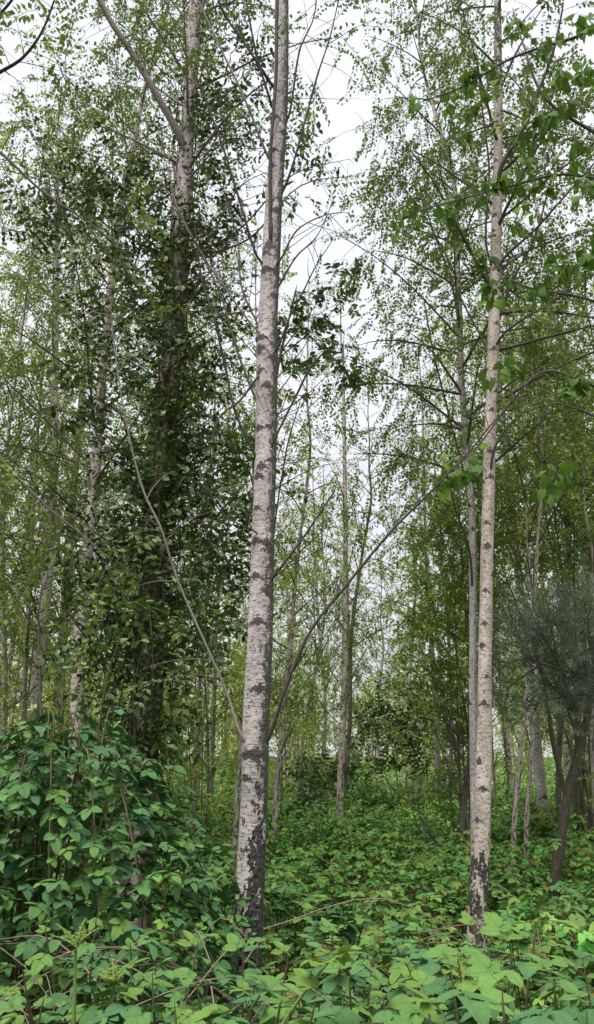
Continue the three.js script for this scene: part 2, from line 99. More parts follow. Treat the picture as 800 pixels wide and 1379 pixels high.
// a tapered stem; wob(angle, length, i) -> extra radius factor; the stem is closed with a point at its tip
function stem(b, s, radial, { uRep = 1, vLen = 1, col = null, wob = null, tip = true } = {}) {
  const n = s.length, base = b.p.length / 3;
  let len = 0; const nx = V();
  for (let k = 0; k < n; k++) {
    const a = s[Math.max(0, k - 1)], c = s[Math.min(n - 1, k + 1)];
    T1.set(c[0] - a[0], c[1] - a[1], c[2] - a[2]).normalize();
    if (k === 0) nx.set(1, 0, 0).multiplyScalar(Math.abs(T1.x) > .9 ? 0 : 1).add(V(0, 0, Math.abs(T1.x) > .9 ? 1 : 0));
    nx.addScaledVector(T1, -nx.dot(T1)).normalize();
    N1.copy(nx); N2.crossVectors(N1, T1);
    if (k) len += Math.hypot(s[k][0] - s[k - 1][0], s[k][1] - s[k - 1][1], s[k][2] - s[k - 1][2]);
    for (let j = 0; j <= radial; j++) {
      const an = (j % radial) / radial * Math.PI * 2, ca = Math.cos(an), sa = Math.sin(an);
      const rd = s[k][3] * (wob ? 1 + wob(an, len) : 1) * (tip && k === n - 1 ? .25 : 1);
      const x = N1.x * ca + N2.x * sa, y = N1.y * ca + N2.y * sa, z = N1.z * ca + N2.z * sa;
      b.p.push(s[k][0] + x * rd, s[k][1] + y * rd, s[k][2] + z * rd);
      b.n.push(x, y, z); b.u.push(j / radial * uRep, len / vLen);
      if (col) b.c.push(col[0], col[1], col[2]);
      if (k && j) { const q = base + k * (radial + 1) + j, w = q - radial - 1; b.i.push(w - 1, q, w, w - 1, q - 1, q); }
    }
  }
  return b;
}
function stemGeo(s, radial, o) {
  const b = stem(new Buf(), s, radial, o), g = b.geo();
  if (o && o.wob) { g.computeVertexNormals(); const n = g.attributes.normal, m = radial + 1; for (let k = 0; k < s.length; k++) for (const a of [0, 1, 2]) { const v = (n.getComponent(k * m, a) + n.getComponent(k * m + radial, a)) / 2; n.setComponent(k * m, a, v); n.setComponent(k * m + radial, a, v); } }
  return g;
}
// a leaf blade: rows along the midrib, cols across; toothed edge, folded, curled, pleated along its veins
function blade(b, M, { L = 1, W = .36, rows = 6, cols = 2, fold = .25, droop = .3, pleat = 0, teeth = 0, shape = 'ovate', col = [1, 1, 1], lob = 0 }) {
  const base = b.p.length / 3, half = cols / 2, v = V(), g = new Buf();
  for (let i = 0; i <= rows; i++) {
    const t = i / rows;
    let w = shape === 'ovate' ? W * Math.pow(Math.sin(Math.PI * Math.pow(clamp(t, .015, .995), .78)), .62) * (1 - .12 * t)
      : shape === 'rhomb' ? W * (t < .32 ? Math.pow(t / .32, .7) : Math.pow((1 - t) / .68, .85)) : W * Math.pow(Math.sin(Math.PI * clamp(t, .01, .99)), .6);
    if (lob) w *= 1 + lob * Math.sin(t * 16);
    if (teeth && i && i < rows) w *= 1 + (i % 2 ? teeth : -teeth);
    for (let j = 0; j <= cols; j++) {
      const s = (j - half) / half, x = s * w * L, as = Math.abs(s);
      const z = t * L - (as * w * L) * .18 * (shape === 'ovate' ? 1 : 0);
      let y = fold * Math.abs(x) - droop * L * t * t - .28 * droop * as * as * W * L;
      if (pleat) y += pleat * L * Math.sin((t * 7.5 - as * 1.1) * Math.PI * 2) * as * (1 - as * .5) * w / W;
      g.p.push(x, y, z); g.u.push((s + 1) / 2, t);
      if (i && j) { const q = i * (cols + 1) + j, u = q - cols - 1; g.i.push(u - 1, q, u, u - 1, q - 1, q); }
    }
  }
  const ge = new THREE.BufferGeometry(); ge.setAttribute('position', new THREE.Float32BufferAttribute(g.p, 3)); ge.setIndex(g.i); ge.computeVertexNormals();
  const nn = ge.attributes.normal, nm = new THREE.Matrix3().getNormalMatrix(M);
  for (let k = 0; k < g.p.length / 3; k++) {
    v.set(g.p[k * 3], g.p[k * 3 + 1], g.p[k * 3 + 2]).applyMatrix4(M); b.p.push(v.x, v.y, v.z);
    v.set(nn.getX(k), nn.getY(k), nn.getZ(k)).applyMatrix3(nm).normalize(); b.n.push(v.x, v.y, v.z);
    b.c.push(col[0], col[1], col[2]);
  }
  b.u.push(...g.u);
  for (const k of g.i) b.i.push(base + k);
}
const ZA = V(), XA = V(), YA = V(), UP = V(0, 1, 0);
// matrix with local z along dir, local y as near `up` as can be, rolled
function aim(p, dir, s = 1, roll = 0, up = UP) {
  ZA.copy(dir).normalize(); XA.crossVectors(up, ZA); if (XA.lengthSq() < 1e-5) XA.set(1, 0, 0); XA.normalize(); YA.crossVectors(ZA, XA);
  const m = new THREE.Matrix4().makeBasis(XA, YA, ZA);
  if (roll) m.multiply(new THREE.Matrix4().makeRotationZ(roll));
  m.scale(typeof s === 'number' ? V(s, s, s) : s); m.setPosition(p);
  return m;
}
const dirOf = (az, el) => V(Math.cos(az) * Math.cos(el), Math.sin(el), Math.sin(az) * Math.cos(el));
const jit = a => V(rr(-a, a), rr(-a, a), rr(-a, a));
const tint = (c, a) => { const k = rr(1 - a, 1 + a), h = rr(-a * .5, a * .5); return [c[0] * k * (1 + h), c[1] * k, c[2] * k * (1 - h)]; };

// ---------- scene helpers ----------
const names = {};
const numbered = n => { const k = names[n] = (names[n] ?? -1) + 1; return k ? `${n}_${String(k).padStart(3, '0')}` : n; };
function shade(o) { o.castShadow = o.receiveShadow = true; return o; }
function thing(name, label, category, group, pos = [0, 0, 0]) {
  const o = new THREE.Group(); o.name = numbered(name); o.position.set(...pos); o.userData = { label, category };
  if (group) o.userData.group = group;
  scene.add(o); return o;
}
function part(name, g, m, parent, data) { const o = shade(new THREE.Mesh(g, m)); o.name = name; if (data) o.userData = data; parent.add(o); return o; }
function scatter(name, g, m, list, parent, data = { kind: 'stuff' }) {   // list of {m, c}
  const o = shade(new THREE.InstancedMesh(g, m, list.length)); o.name = name; o.userData = data;
  const col = new THREE.Color();
  list.forEach((e, k) => { o.setMatrixAt(k, e.m); o.setColorAt(k, col.setRGB(e.c[0], e.c[1], e.c[2])); });
  parent.add(o); return o;
}
const toLocal = (l, o) => l.map(p => [p[0] - o[0], p[1] - o[1], p[2] - o[2], ...p.slice(3)]);

// ---------- textures and materials ----------
function dataTex(W, H, f, srgb, wrap = true) {
  const d = new Uint8Array(W * H * 4);
  for (let j = 0; j < H; j++) for (let i = 0; i < W; i++) { const c = f(i / W, j / H), k = (j * W + i) * 4; for (let a = 0; a < 3; a++) { let x = clamp(c[a]); if (srgb) x = x < .0031308 ? 12.92 * x : 1.055 * Math.pow(x, 1 / 2.4) - .055; d[k + a] = x * 255; } d[k + 3] = 255; }
  const t = new THREE.DataTexture(d, W, H); t.magFilter = t.minFilter = THREE.LinearFilter;
  if (wrap) t.wrapS = t.wrapT = THREE.RepeatWrapping;
  if (srgb) t.colorSpace = THREE.SRGBColorSpace;
  t.needsUpdate = true; return t;
}
const hash = (a, b) => { let h = Math.imul(a, 374761393) ^ Math.imul(b, 668265263); h = Math.imul(h ^ h >>> 13, 1274126177); return ((h ^ h >>> 16) >>> 0) / 4294967296; };
// birch bark over a whole trunk: u round the stem (0 right, .25 towards +z, .5 left), h metres up
function barkField({ circ, seed, black, side, scars, warm = 0 }) {
  return (u, h) => {
    const a = u * Math.PI * 2, cx = Math.cos(a) * circ / 6.2832 + seed * 13.7, cz = Math.sin(a) * circ / 6.2832;
    const low = noise(cx * 9, h * 2.6, cz * 9), mid = noise(cx * 22, h * 26, cz * 22), fine = noise(cx * 36, h * 120, cz * 36);
    const peel = noise(cx * 12, h * 75, cz * 12), blot = noise(cx * 30, h * 34, cz * 30) * .7 + noise(cx * 70, h * 90, cz * 70) * .4;
    let c = [mix(.54, .34, .5 + .5 * low), mix(.49, .30, .5 + .5 * low), mix(.465, .278, .5 + .5 * low)];
    let k = 1 + .16 * mid + .11 * fine; let ht = .55 + .05 * mid + .05 * fine;
    if (peel > .42) { k *= .72; ht -= .06; }
    if (peel < -.62) { k *= 1.12; ht += .05; }
    if (blot > .42) { k *= mix(1, .35, sstep(.42, .62, blot)); }
    c = c.map((x, i) => x * k * (1 + warm * [.05, -.02, -.1][i]));
    // lenticels
    const rowH = .017, row = Math.floor(h / rowH), cells = Math.max(6, Math.round(circ / .055)), off = hash(row + seed * 100, 3), cu = (u + off) * cells, ci = Math.floor(cu) % cells;
    if (hash(row * 7 + seed * 31, ci + 5) < .42) {
      const du = Math.abs(cu - Math.floor(cu) - .5) / (.12 + .33 * hash(row, ci)), dh = Math.abs(h / rowH - row - .5 + .15 * noise(cx * 30, h * 9, cz * 30)) / (.12 + .16 * hash(ci, row));
      const d = du * du + dh * dh; if (d < 1) { const q = .85 * (1 - d * d); c = [mix(c[0], .13, q), mix(c[1], .095, q), mix(c[2], .075, q)]; ht -= .15 * q; }
    }
    // eyebrow scars where branches were
    for (const s of scars) {
      let du = u - s[0]; du -= Math.round(du); const x = du * circ / s[2], y = (h - s[1]) / s[2];
      if (Math.abs(x) > 2.4 || Math.abs(y) > 2.6) continue;
      const n = noise(cx * 70, h * 70, cz * 70) * .2, n2 = noise(cx * 25, h * 25, cz * 25) * .16, hw = 1.0 + .5 * hash(Math.round(s[1] * 97), 2), brow = Math.abs(y + .5 * Math.abs(x) + .12 * x * x - .3 + n + n2) - .34 * (1 - Math.abs(x) / hw), knot = Math.hypot(x * 1.2, y * 1.1 + .1) - .15 - .42 * hash(Math.round(s[1] * 131), 5) + n * 1.2 + n2;
      const d = Math.min(brow, knot), q = sstep(.06, -.06, d) * .93;
      if (q > 0) { c = [mix(c[0], .035, q), mix(c[1], .028, q), mix(c[2], .024, q)]; ht -= .25 * q; }
    }
    // dark scaly growth down one side
    for (const s of side) {
      let du = u - s[0]; du -= Math.round(du);
      const w = 1 - Math.abs(du) / s[1]; if (w <= 0 || h < s[2] || h > s[3]) continue;
      const n = noise(cx * 34, h * 16, cz * 34) * .5 + noise(cx * 90, h * 70, cz * 90) * .5, q = sstep(.0, .22, w * 1.5 - .5 + n + .25 * noise(5, h * 3, seed)) * s[4];
      const mo = sstep(.2, .6, noise(cx * 20 + 40, h * 18, cz * 20));
      c = [mix(c[0], mix(.055, .075, mo), q), mix(c[1], mix(.048, .08, mo), q), mix(c[2], mix(.038, .035, mo), q)]; ht -= .14 * q * (.5 + fine);
    }
    // black fissured plates at the foot
    const b = (black(u, h)); if (b > -.9) {
      const n = noise(cx * 17, h * 7, cz * 17) * .6 + noise(cx * 40, h * 24, cz * 40) * .5 + noise(cx * 100, h * 70, cz * 100) * .28, q = sstep(-.05, .14, b + n);
      const g = .5 + .5 * noise(cx * 70, h * 50, cz * 70), gr = g * g * .08;
      c = [mix(c[0], .026 + gr, q), mix(c[1], .022 + gr * .9, q), mix(c[2], .019 + gr * .78, q)];
      const crack = Math.abs(noise(cx * 30, h * 11, cz * 30)); ht = mix(ht, .62 + .3 * noise(cx * 50, h * 34, cz * 50) - .55 * sstep(.14, 0, crack), q);
    }
    return [c, ht];
  };
}
function barkMaps(W, H, height, field) {
  const col = new Uint8Array(W * H * 4), bmp = new Uint8Array(W * H * 4), enc = x => { x = clamp(x); return 255 * (x < .0031308 ? 12.92 * x : 1.055 * Math.pow(x, 1 / 2.4) - .055); };
  for (let j = 0; j < H; j++) for (let i = 0; i < W; i++) {
    const [c, h] = field(i / W, j / H * height), k = (j * W + i) * 4;
    col[k] = enc(c[0]); col[k + 1] = enc(c[1]); col[k + 2] = enc(c[2]); col[k + 3] = 255;
    bmp[k] = bmp[k + 1] = bmp[k + 2] = clamp(h) * 255; bmp[k + 3] = 255;
  }
  const mk = (d, s) => { const t = new THREE.DataTexture(d, W, H); t.magFilter = t.minFilter = THREE.LinearFilter; t.wrapS = t.wrapT = THREE.RepeatWrapping; if (s) t.colorSpace = THREE.SRGBColorSpace; t.needsUpdate = true; return t; };
  return [mk(col, true), mk(bmp, false)];
}
function barkMat(W, H, height, opt, bumpScale = .006) {
  const [map, bumpMap] = barkMaps(W, H, height, barkField(opt));
  return new THREE.MeshStandardMaterial({ map, bumpMap, bumpScale, roughness: .82 });
}
const woodMap = (lo, hi, seed) => dataTex(128, 512, (u, v) => {
  const a = u * 6.2832, x = Math.cos(a) * .5 + seed, z = Math.sin(a) * .5, n = .5 + .5 * (noise(x * 3, v * 12, z * 3) * .5 + noise(x * 9, v * 60, z * 9) * .5), l = (noise(x * 5, v * 90, z * 5) > .5 ? .55 : 1) * (noise(x * 6 + 9, v * 22, z * 6) > .55 ? 1.8 : 1);
  return [mix(lo[0], hi[0], n) * l, mix(lo[1], hi[1], n) * l, mix(lo[2], hi[2], n) * l];
}, true);
const mkWood = (lo, hi, seed) => { const m = woodMap(lo, hi, seed); return new THREE.MeshStandardMaterial({ map: m, bumpMap: m, bumpScale: .003, roughness: .85 }); };
const M = {
  twigDark: mkWood([.02, .017, .014], [.095, .08, .066], 1),
  twigGrey: mkWood([.13, .11, .095], [.36, .31, .28], 2),
  bark: mkWood([.05, .042, .034], [.21, .18, .15], 3),
  ivyBark: mkWood([.05, .042, .033], [.30, .26, .225], 4),
  vine: mkWood([.05, .036, .026], [.19, .145, .10], 5),
  deadCane: mkWood([.10, .066, .04], [.36, .26, .18], 6),
  greenStalk: mkWood([.10, .17, .03], [.19, .28, .06], 7),
  gorseBark: mkWood([.03, .026, .018], [.11, .095, .065], 8),
};
// generic birch bark tile: one turn round x 3 m
M.birch = barkMat(256, 1024, 3, { circ: .3, seed: 4, black: () => -1, side: [[.1, .18, 0, 3, .6]], scars: Array.from({ length: 12 }, (_, k) => [hash(k, 1), .15 + k * .235, .03 + .02 * hash(k, 9)]) }, .004);
M.birchDull = barkMat(256, 1024, 3, { circ: .3, seed: 8, warm: 1, black: (u, h) => -.28 + .2 * noise(h * 2, u * 2, 3), side: [[.8, .3, 0, 3, .8]], scars: Array.from({ length: 12 }, (_, k) => [hash(k, 11), .1 + k * .24, .02 + .02 * hash(k, 19)]) }, .004);

const veins = (f) => dataTex(256, 256, (u, v) => {
  const s = Math.abs(u * 2 - 1), lat = Math.abs(((v * 7.5 - s * 1.1) % 1 + 1) % 1 - .5) * 2, mid = sstep(.06, .015, s), la = sstep(.86, .98, lat) * (1 - s * .6);
  const net = noise(u * 26, v * 26, 3) * .5 + noise(u * 60, v * 60, 9) * .5, blot = noise(u * 5, v * 5, 21);
  return f(Math.max(mid, la * .75), net, blot);
}, f.length && f.srgb);
const vf = (v, n, b) => { const k = 1 + .10 * n + .14 * b; return [.72 * k * (1 + .85 * v), .78 * k * (1 + .42 * v), .72 * k * (1 + .7 * v)]; }; vf.srgb = true;
const vb = (v, n) => { const h = .6 - .45 * v + .12 * n; return [h, h, h]; };
const veinMap = veins(vf), veinBump = veins(vb);
const leafMat = (c, tr = .4, rough = .5, maps = true, spec = .5) => new THREE.MeshPhysicalMaterial({ color: new THREE.Color().setRGB(...c), vertexColors: true, map: maps ? veinMap : null, bumpMap: maps ? veinBump : null, bumpScale: .0035, roughness: rough, transmission: tr, thickness: 0, specularIntensity: spec, side: THREE.DoubleSide });
const BR = [[.115, .265, .08], [.14, .30, .085], [.09, .215, .075], [.18, .345, .075], [.11, .255, .10], [.215, .36, .07]];   // bramble greens
const brambleMats = BR.map(c => leafMat(c, .26, .55, true, .4));
const deadMats = [[.20, .12, .055], [.30, .24, .07]].map(c => leafMat(c, .25, .8, true, .2));
const stuffLeaf = leafMat([1, 1, 1], .28, .55, true, .4);
const fineLeaf = leafMat([1, 1, 1], .55, .65, false, .3);
const waxLeaf = leafMat([1, 1, 1], .25, .42, false, .5);
const needleMat = leafMat([1, 1, 1], .3, .7, false, .3);

// ---------- leaf and spray shapes ----------
R = mulberry(21);
const PET = [.55, .40, .35];
// a three-part bramble leaf: stalk along +z from the origin, then the blades (unit = about one leaflet)
function brambleLeaf(fine, v) {
  const b = new Buf(), o = fine === 2 ? { rows: 15, cols: 6, teeth: .045, pleat: .032 } : fine ? { rows: 9, cols: 4, teeth: .05, pleat: .012 } : { rows: 7, cols: 2, teeth: .03 };
  const st = []; const pl = rr(.55, .9); for (let k = 0; k <= 4; k++) { const t = k / 4; st.push([0, .22 * t - .16 * t * t, pl * t, .016]); }
  stem(b, st, 4, { col: [.75, .62, .5], tip: false });
  const e = V(0, .06, pl), W = rr(.31, .40), one = (az, el, L, off) => blade(b, aim(e.clone().addScaledVector(dirOf(az, el), off), dirOf(az, el), V(1, 1, 1), rr(-.3, .3)), { L, W, fold: rr(.1, .34), droop: rr(.04, .26), ...o, col: tint([1, 1, 1], .08) });
  one(Math.PI / 2 + rr(-.15, .15), rr(-.18, .12), rr(.98, 1.15), .24);
  const sp = rr(.95, 1.3);
  one(Math.PI / 2 - sp, rr(-.18, .1), rr(.78, .95), .04); one(Math.PI / 2 + sp, rr(-.18, .1), rr(.78, .95), .04);
  if (v % 3 === 2) { one(Math.PI / 2 - sp * 1.7, rr(-.4, 0), .6, .02); one(Math.PI / 2 + sp * 1.7, rr(-.4, 0), .6, .02); }
  return b.geo();
}
const fineBramble = [0, 1, 2, 3, 4, 5].map(v => brambleLeaf(2, v)), midBramble = [0, 1, 2, 3, 4].map(v => brambleLeaf(1, v)), coarseBramble = [0, 1, 2, 3].map(v => brambleLeaf(0, v));
const appendGeo = (b, g, m, col) => {
  const base = b.p.length / 3, p = g.attributes.position, n = g.attributes.normal, u = g.attributes.uv, c = g.attributes.color, v = V(), nm = new THREE.Matrix3().getNormalMatrix(m);
  for (let k = 0; k < p.count; k++) {
    v.fromBufferAttribute(p, k).applyMatrix4(m); b.p.push(v.x, v.y, v.z); v.fromBufferAttribute(n, k).applyMatrix3(nm).normalize(); b.n.push(v.x, v.y, v.z);
    b.u.push(u.getX(k), u.getY(k)); b.c.push(c.getX(k) * col[0], c.getY(k) * col[1], c.getZ(k) * col[2]);
  }
  for (let k = 0; k < g.index.count; k++) b.i.push(base + g.index.getX(k));
};
// arching cane with its leaves, one mesh, for the uncountable undergrowth
function canePlant() {
  const b = new Buf(), H = rr(.6, .95), reach = rr(.25, .6), az = rr(0, 6.28), s = [];
  for (let k = 0; k <= 9; k++) { const t = k / 9; s.push([Math.cos(az) * reach * t * t, H * Math.sin(t * Math.PI * rr(.52, .56)), Math.sin(az) * reach * t * t, mix(.0045, .0018, t)]); }
  stem(b, s, 4, { col: [.30, .20, .10] });
  const n = 20;
  for (let k = 0; k < n; k++) {
    const t = mix(.22, 1, k / (n - 1)), f = t * 9, i = Math.min(8, Math.floor(f)), q = f - i, p = V(mix(s[i][0], s[i + 1][0], q), mix(s[i][1], s[i + 1][1], q), mix(s[i][2], s[i + 1][2], q));
    const size = rr(.042, .068) * (t > .85 ? .65 : 1), young = t > .8 ? 1 : 0;
    appendGeo(b, pick(coarseBramble), aim(p, dirOf(k * 2.4 + rr(-.5, .5), rr(-.6, .15)), size, rr(-.3, .3)), tint(R() < .03 ? [.20, .13, .06] : young ? [.23, .40, .075] : [1.75, 1.5, 1.2].map((f, i) => f * pick(BR)[i]), .22));
  }
  return b.geo();
}
const caneGeos = [0, 1, 2, 3, 4, 5, 6, 7].map(canePlant);
// hanging birch twig with small pointed leaves (unit = metre)
function birchSpray(n, len, leaf, rows = 2) {
  const b = new Buf(), s = []; for (let k = 0; k <= 4; k++) { const t = k / 4; s.push([rr(-.012, .012), -.18 * len * t * t, len * t, .0016 * (1 - .5 * t)]); }
  stem(b, s, 3, { col: [.10, .065, .045] });
  for (let k = 0; k < n; k++) {
    const t = mix(.08, 1, (k + R() * .6) / n), y = -.18 * len * t * t, side = k % 2 ? 1 : -1, d = V(side * rr(.4, 1), rr(-.9, .3), rr(.1, .8)), p = V(0, y, len * t);
    p.addScaledVector(d.clone().normalize(), leaf * .35);
    blade(b, aim(p, d, 1, rr(-1.2, 1.2)), { L: leaf * rr(.75, 1.2), W: .43, rows, cols: 2, fold: rr(.1, .45), droop: rr(0, .3), shape: 'rhomb', col: tint([1, 1, 1], .16) });
  }
  return b.geo();
}
const spraysNear = [0, 1, 2].map(() => birchSpray(36, .4, .036, 2)), spraysFar = [0, 1].map(() => birchSpray(34, .5, .043, 2));
function leafySpray(n, len, leaf, W, opp, shape = 'ellipse', lob = 0, rows = 3) {
  const b = new Buf(), s = []; for (let k = 0; k <= 3; k++) { const t = k / 3; s.push([rr(-.01, .01), .05 * len * t, len * t, .002]); }
  stem(b, s, 3, { col: [.12, .085, .05] });
  for (let k = 0; k < n; k++) {
    const pair = opp ? Math.floor(k / 2) : k, t = mix(.15, 1, pair / Math.max(1, (opp ? n / 2 : n) - 1)), side = k % 2 ? 1 : -1, d = V(side * rr(.6, 1), rr(-.5, .5), rr(.1, .8));
    blade(b, aim(V(0, .05 * len * t, len * t), d, 1, rr(-.9, .9)), { L: leaf * rr(.75, 1.2), W, rows, cols: 2, fold: rr(.05, .35), droop: rr(0, .35), shape, lob, col: tint([1, 1, 1], .18) });
  }
  return b.geo();
}
const spraysVine = [0, 1, 2].map(() => leafySpray(8, .22, .055, .30, true)), spraysOak = [0, 1].map(() => leafySpray(7, .16, .085, .28, false, 'ellipse', .16, 8)), spraysShrub = [0, 1].map(() => leafySpray(12, .34, .06, .33, false));
function gorseSprig() {
  const b = new Buf(), s = []; for (let k = 0; k <= 3; k++) s.push([0, 0, .1 * k, .0028]);
  stem(b, s, 3, { col: [.05, .085, .045] });
  for (let k = 0; k < 38; k++) { const t = mix(.08, 1, k / 38), a = k * 2.4, d = V(Math.cos(a), Math.sin(a), rr(.5, 1.3)); blade(b, aim(V(0, 0, .3 * t), d, 1, rr(-1, 1)), { L: rr(.035, .06), W: .085, rows: 1, cols: 2, fold: 0, droop: 0, shape: 'ellipse', col: tint([.40, .48, .35], .25) }); }
  return b.geo();
}
const gorseSprigs = [gorseSprig(), gorseSprig()];

// ---------- ground ----------
R = mulberry(31);
const groundY = (x, z) => .10 * noise(x * .12, 0, z * .12) + .03 * noise(x * .7, 2, z * .7) - .04;
{
  const g = new THREE.PlaneGeometry(240, 240, 200, 200); g.rotateX(-Math.PI / 2); g.translate(0, 0, -60);
  const p = g.attributes.position; for (let k = 0; k < p.count; k++) p.setY(k, groundY(p.getX(k), p.getZ(k)));
  g.computeVertexNormals(); const u = g.attributes.uv; for (let k = 0; k < p.count; k++) u.setXY(k, p.getX(k) / 2, p.getZ(k) / 2);
  const per = (x, y, f, s) => { const a = x * 6.2832, b = y * 6.2832; return noise(Math.cos(a) * f + s, Math.sin(a) * f + Math.cos(b) * f, Math.sin(b) * f); };
  const map = dataTex(512, 512, (x, y) => { const n = .5 + .25 * per(x, y, 1.2, 1) + .3 * per(x, y, 7, 5), q = per(x, y, 16, 9) > .35 ? 1 : 0; return [mix(.045, .11, n) + .05 * q, mix(.034, .078, n) + .032 * q, mix(.02, .045, n) + .012 * q]; }, true);
  const o = part('ground', g, new THREE.MeshStandardMaterial({ map, bumpMap: map, bumpScale: .03, roughness: .95 }), scene, { kind: 'structure', label: 'dark woodland soil and leaf litter under the brambles' });
}

// ---------- trees ----------
// add side twigs and leaf sprays along a stem path (path in the tree's own axes)
function furnish(path, o) {
  const n = path.length - 1, L = path.reduce((a, p, k) => k ? a + Math.hypot(p[0] - path[k - 1][0], p[1] - path[k - 1][1], p[2] - path[k - 1][2]) : 0, 0);
  const cnt = Math.max(1, Math.round(L * o.perM));
  for (let c = 0; c < cnt; c++) {
    const t = mix(o.from ?? .25, 1, (c + R()) / cnt), f = t * n, i = Math.min(n - 1, Math.floor(f)), q = f - i, a = path[i], b = path[i + 1];
    const p = V(mix(a[0], b[0], q), mix(a[1], b[1], q), mix(a[2], b[2], q)), d = V(b[0] - a[0], b[1] - a[1], b[2] - a[2]).normalize();
    const side = jit(1).cross(d).normalize(), dir = d.clone().multiplyScalar(rr(.3, .9)).addScaledVector(side, 1).normalize();
    const len = rr(o.len[0], o.len[1]) * (1 - .45 * t), s = [], pts = 5; let cur = p.clone(), v = dir.clone();
    for (let k = 0; k <= pts; k++) { s.push([cur.x, cur.y, cur.z, mix(o.r, o.r * .3, k / pts)]); v.y -= o.droop / pts; v.add(jit(.12)).normalize(); cur = cur.clone().addScaledVector(v, len / pts); }
    if (o.twigs) stem(o.twigs, s, 3, { vLen: .5 });
    if (!o.leaves) continue;
    const m = Math.max(1, Math.round(len * o.leafPerM));
    for (let k = 0; k < m; k++) {
      if (R() > (o.keep ?? 1)) continue;
      const tt = mix(.15, 1, (k + R()) / m) * pts, ii = Math.min(pts - 1, Math.floor(tt)), e = s[ii], g = s[ii + 1], qq = tt - ii;
      const sp = V(mix(e[0], g[0], qq), mix(e[1], g[1], qq), mix(e[2], g[2], qq)), sd = V(g[0] - e[0], g[1] - e[1], g[2] - e[2]).normalize().add(jit(.9)).add(V(0, -o.hang, 0));
      o.leaves.push({ m: aim(sp, sd, rr(.75, 1.2) * (o.scale ?? 1), rr(-1, 1)), c: tint(pick(o.cols), .16) });
    }
  }
}
function autoBranch(p, az, el, len, r, droop) {
  const s = []; let cur = p.clone(), v = dirOf(az, el);
  for (let k = 0; k <= 7; k++) { s.push([cur.x, cur.y, cur.z, mix(r, r * .22, k / 7)]); v.y -= droop * k / 21; v.add(jit(.07)).normalize(); cur = cur.clone().addScaledVector(v, len / 7); }
  return s;
}
const at = (path, t) => { const n = path.length - 1, f = clamp(t) * n, i = Math.min(n - 1, Math.floor(f)), q = f - i; return [0, 1, 2, 3].map(a => mix(path[i][a], path[i + 1][a], q)); };
function extend(l, top, rTop, lean = [0, 0]) {   // carry a trunk on to its real height
  const e = l[l.length - 1], n = 4, out = l.slice();
  for (let k = 1; k <= n; k++) out.push([e[0] + lean[0] * k / n + rr(-.06, .06), mix(e[1], top, k / n), e[2] + lean[1] * k / n + rr(-.06, .06), mix(e[3], rTop, k / n)]);
  return out;
}
const BIRCH = [[.165, .235, .04], [.135, .205, .04], [.195, .27, .045], [.17, .255, .05]];
const splitBy = (list, n) => Array.from({ length: n }, (_, k) => list.filter((_, i) => i % n === k));
function crown(list, sprays, mat, parent, name = 'crown') { splitBy(list, sprays.length).forEach((l, k) => l.length && scatter(name, sprays[k], mat, l, parent)); }
const tidy = (a, d) => { a.traverse(() => {}); return d; };
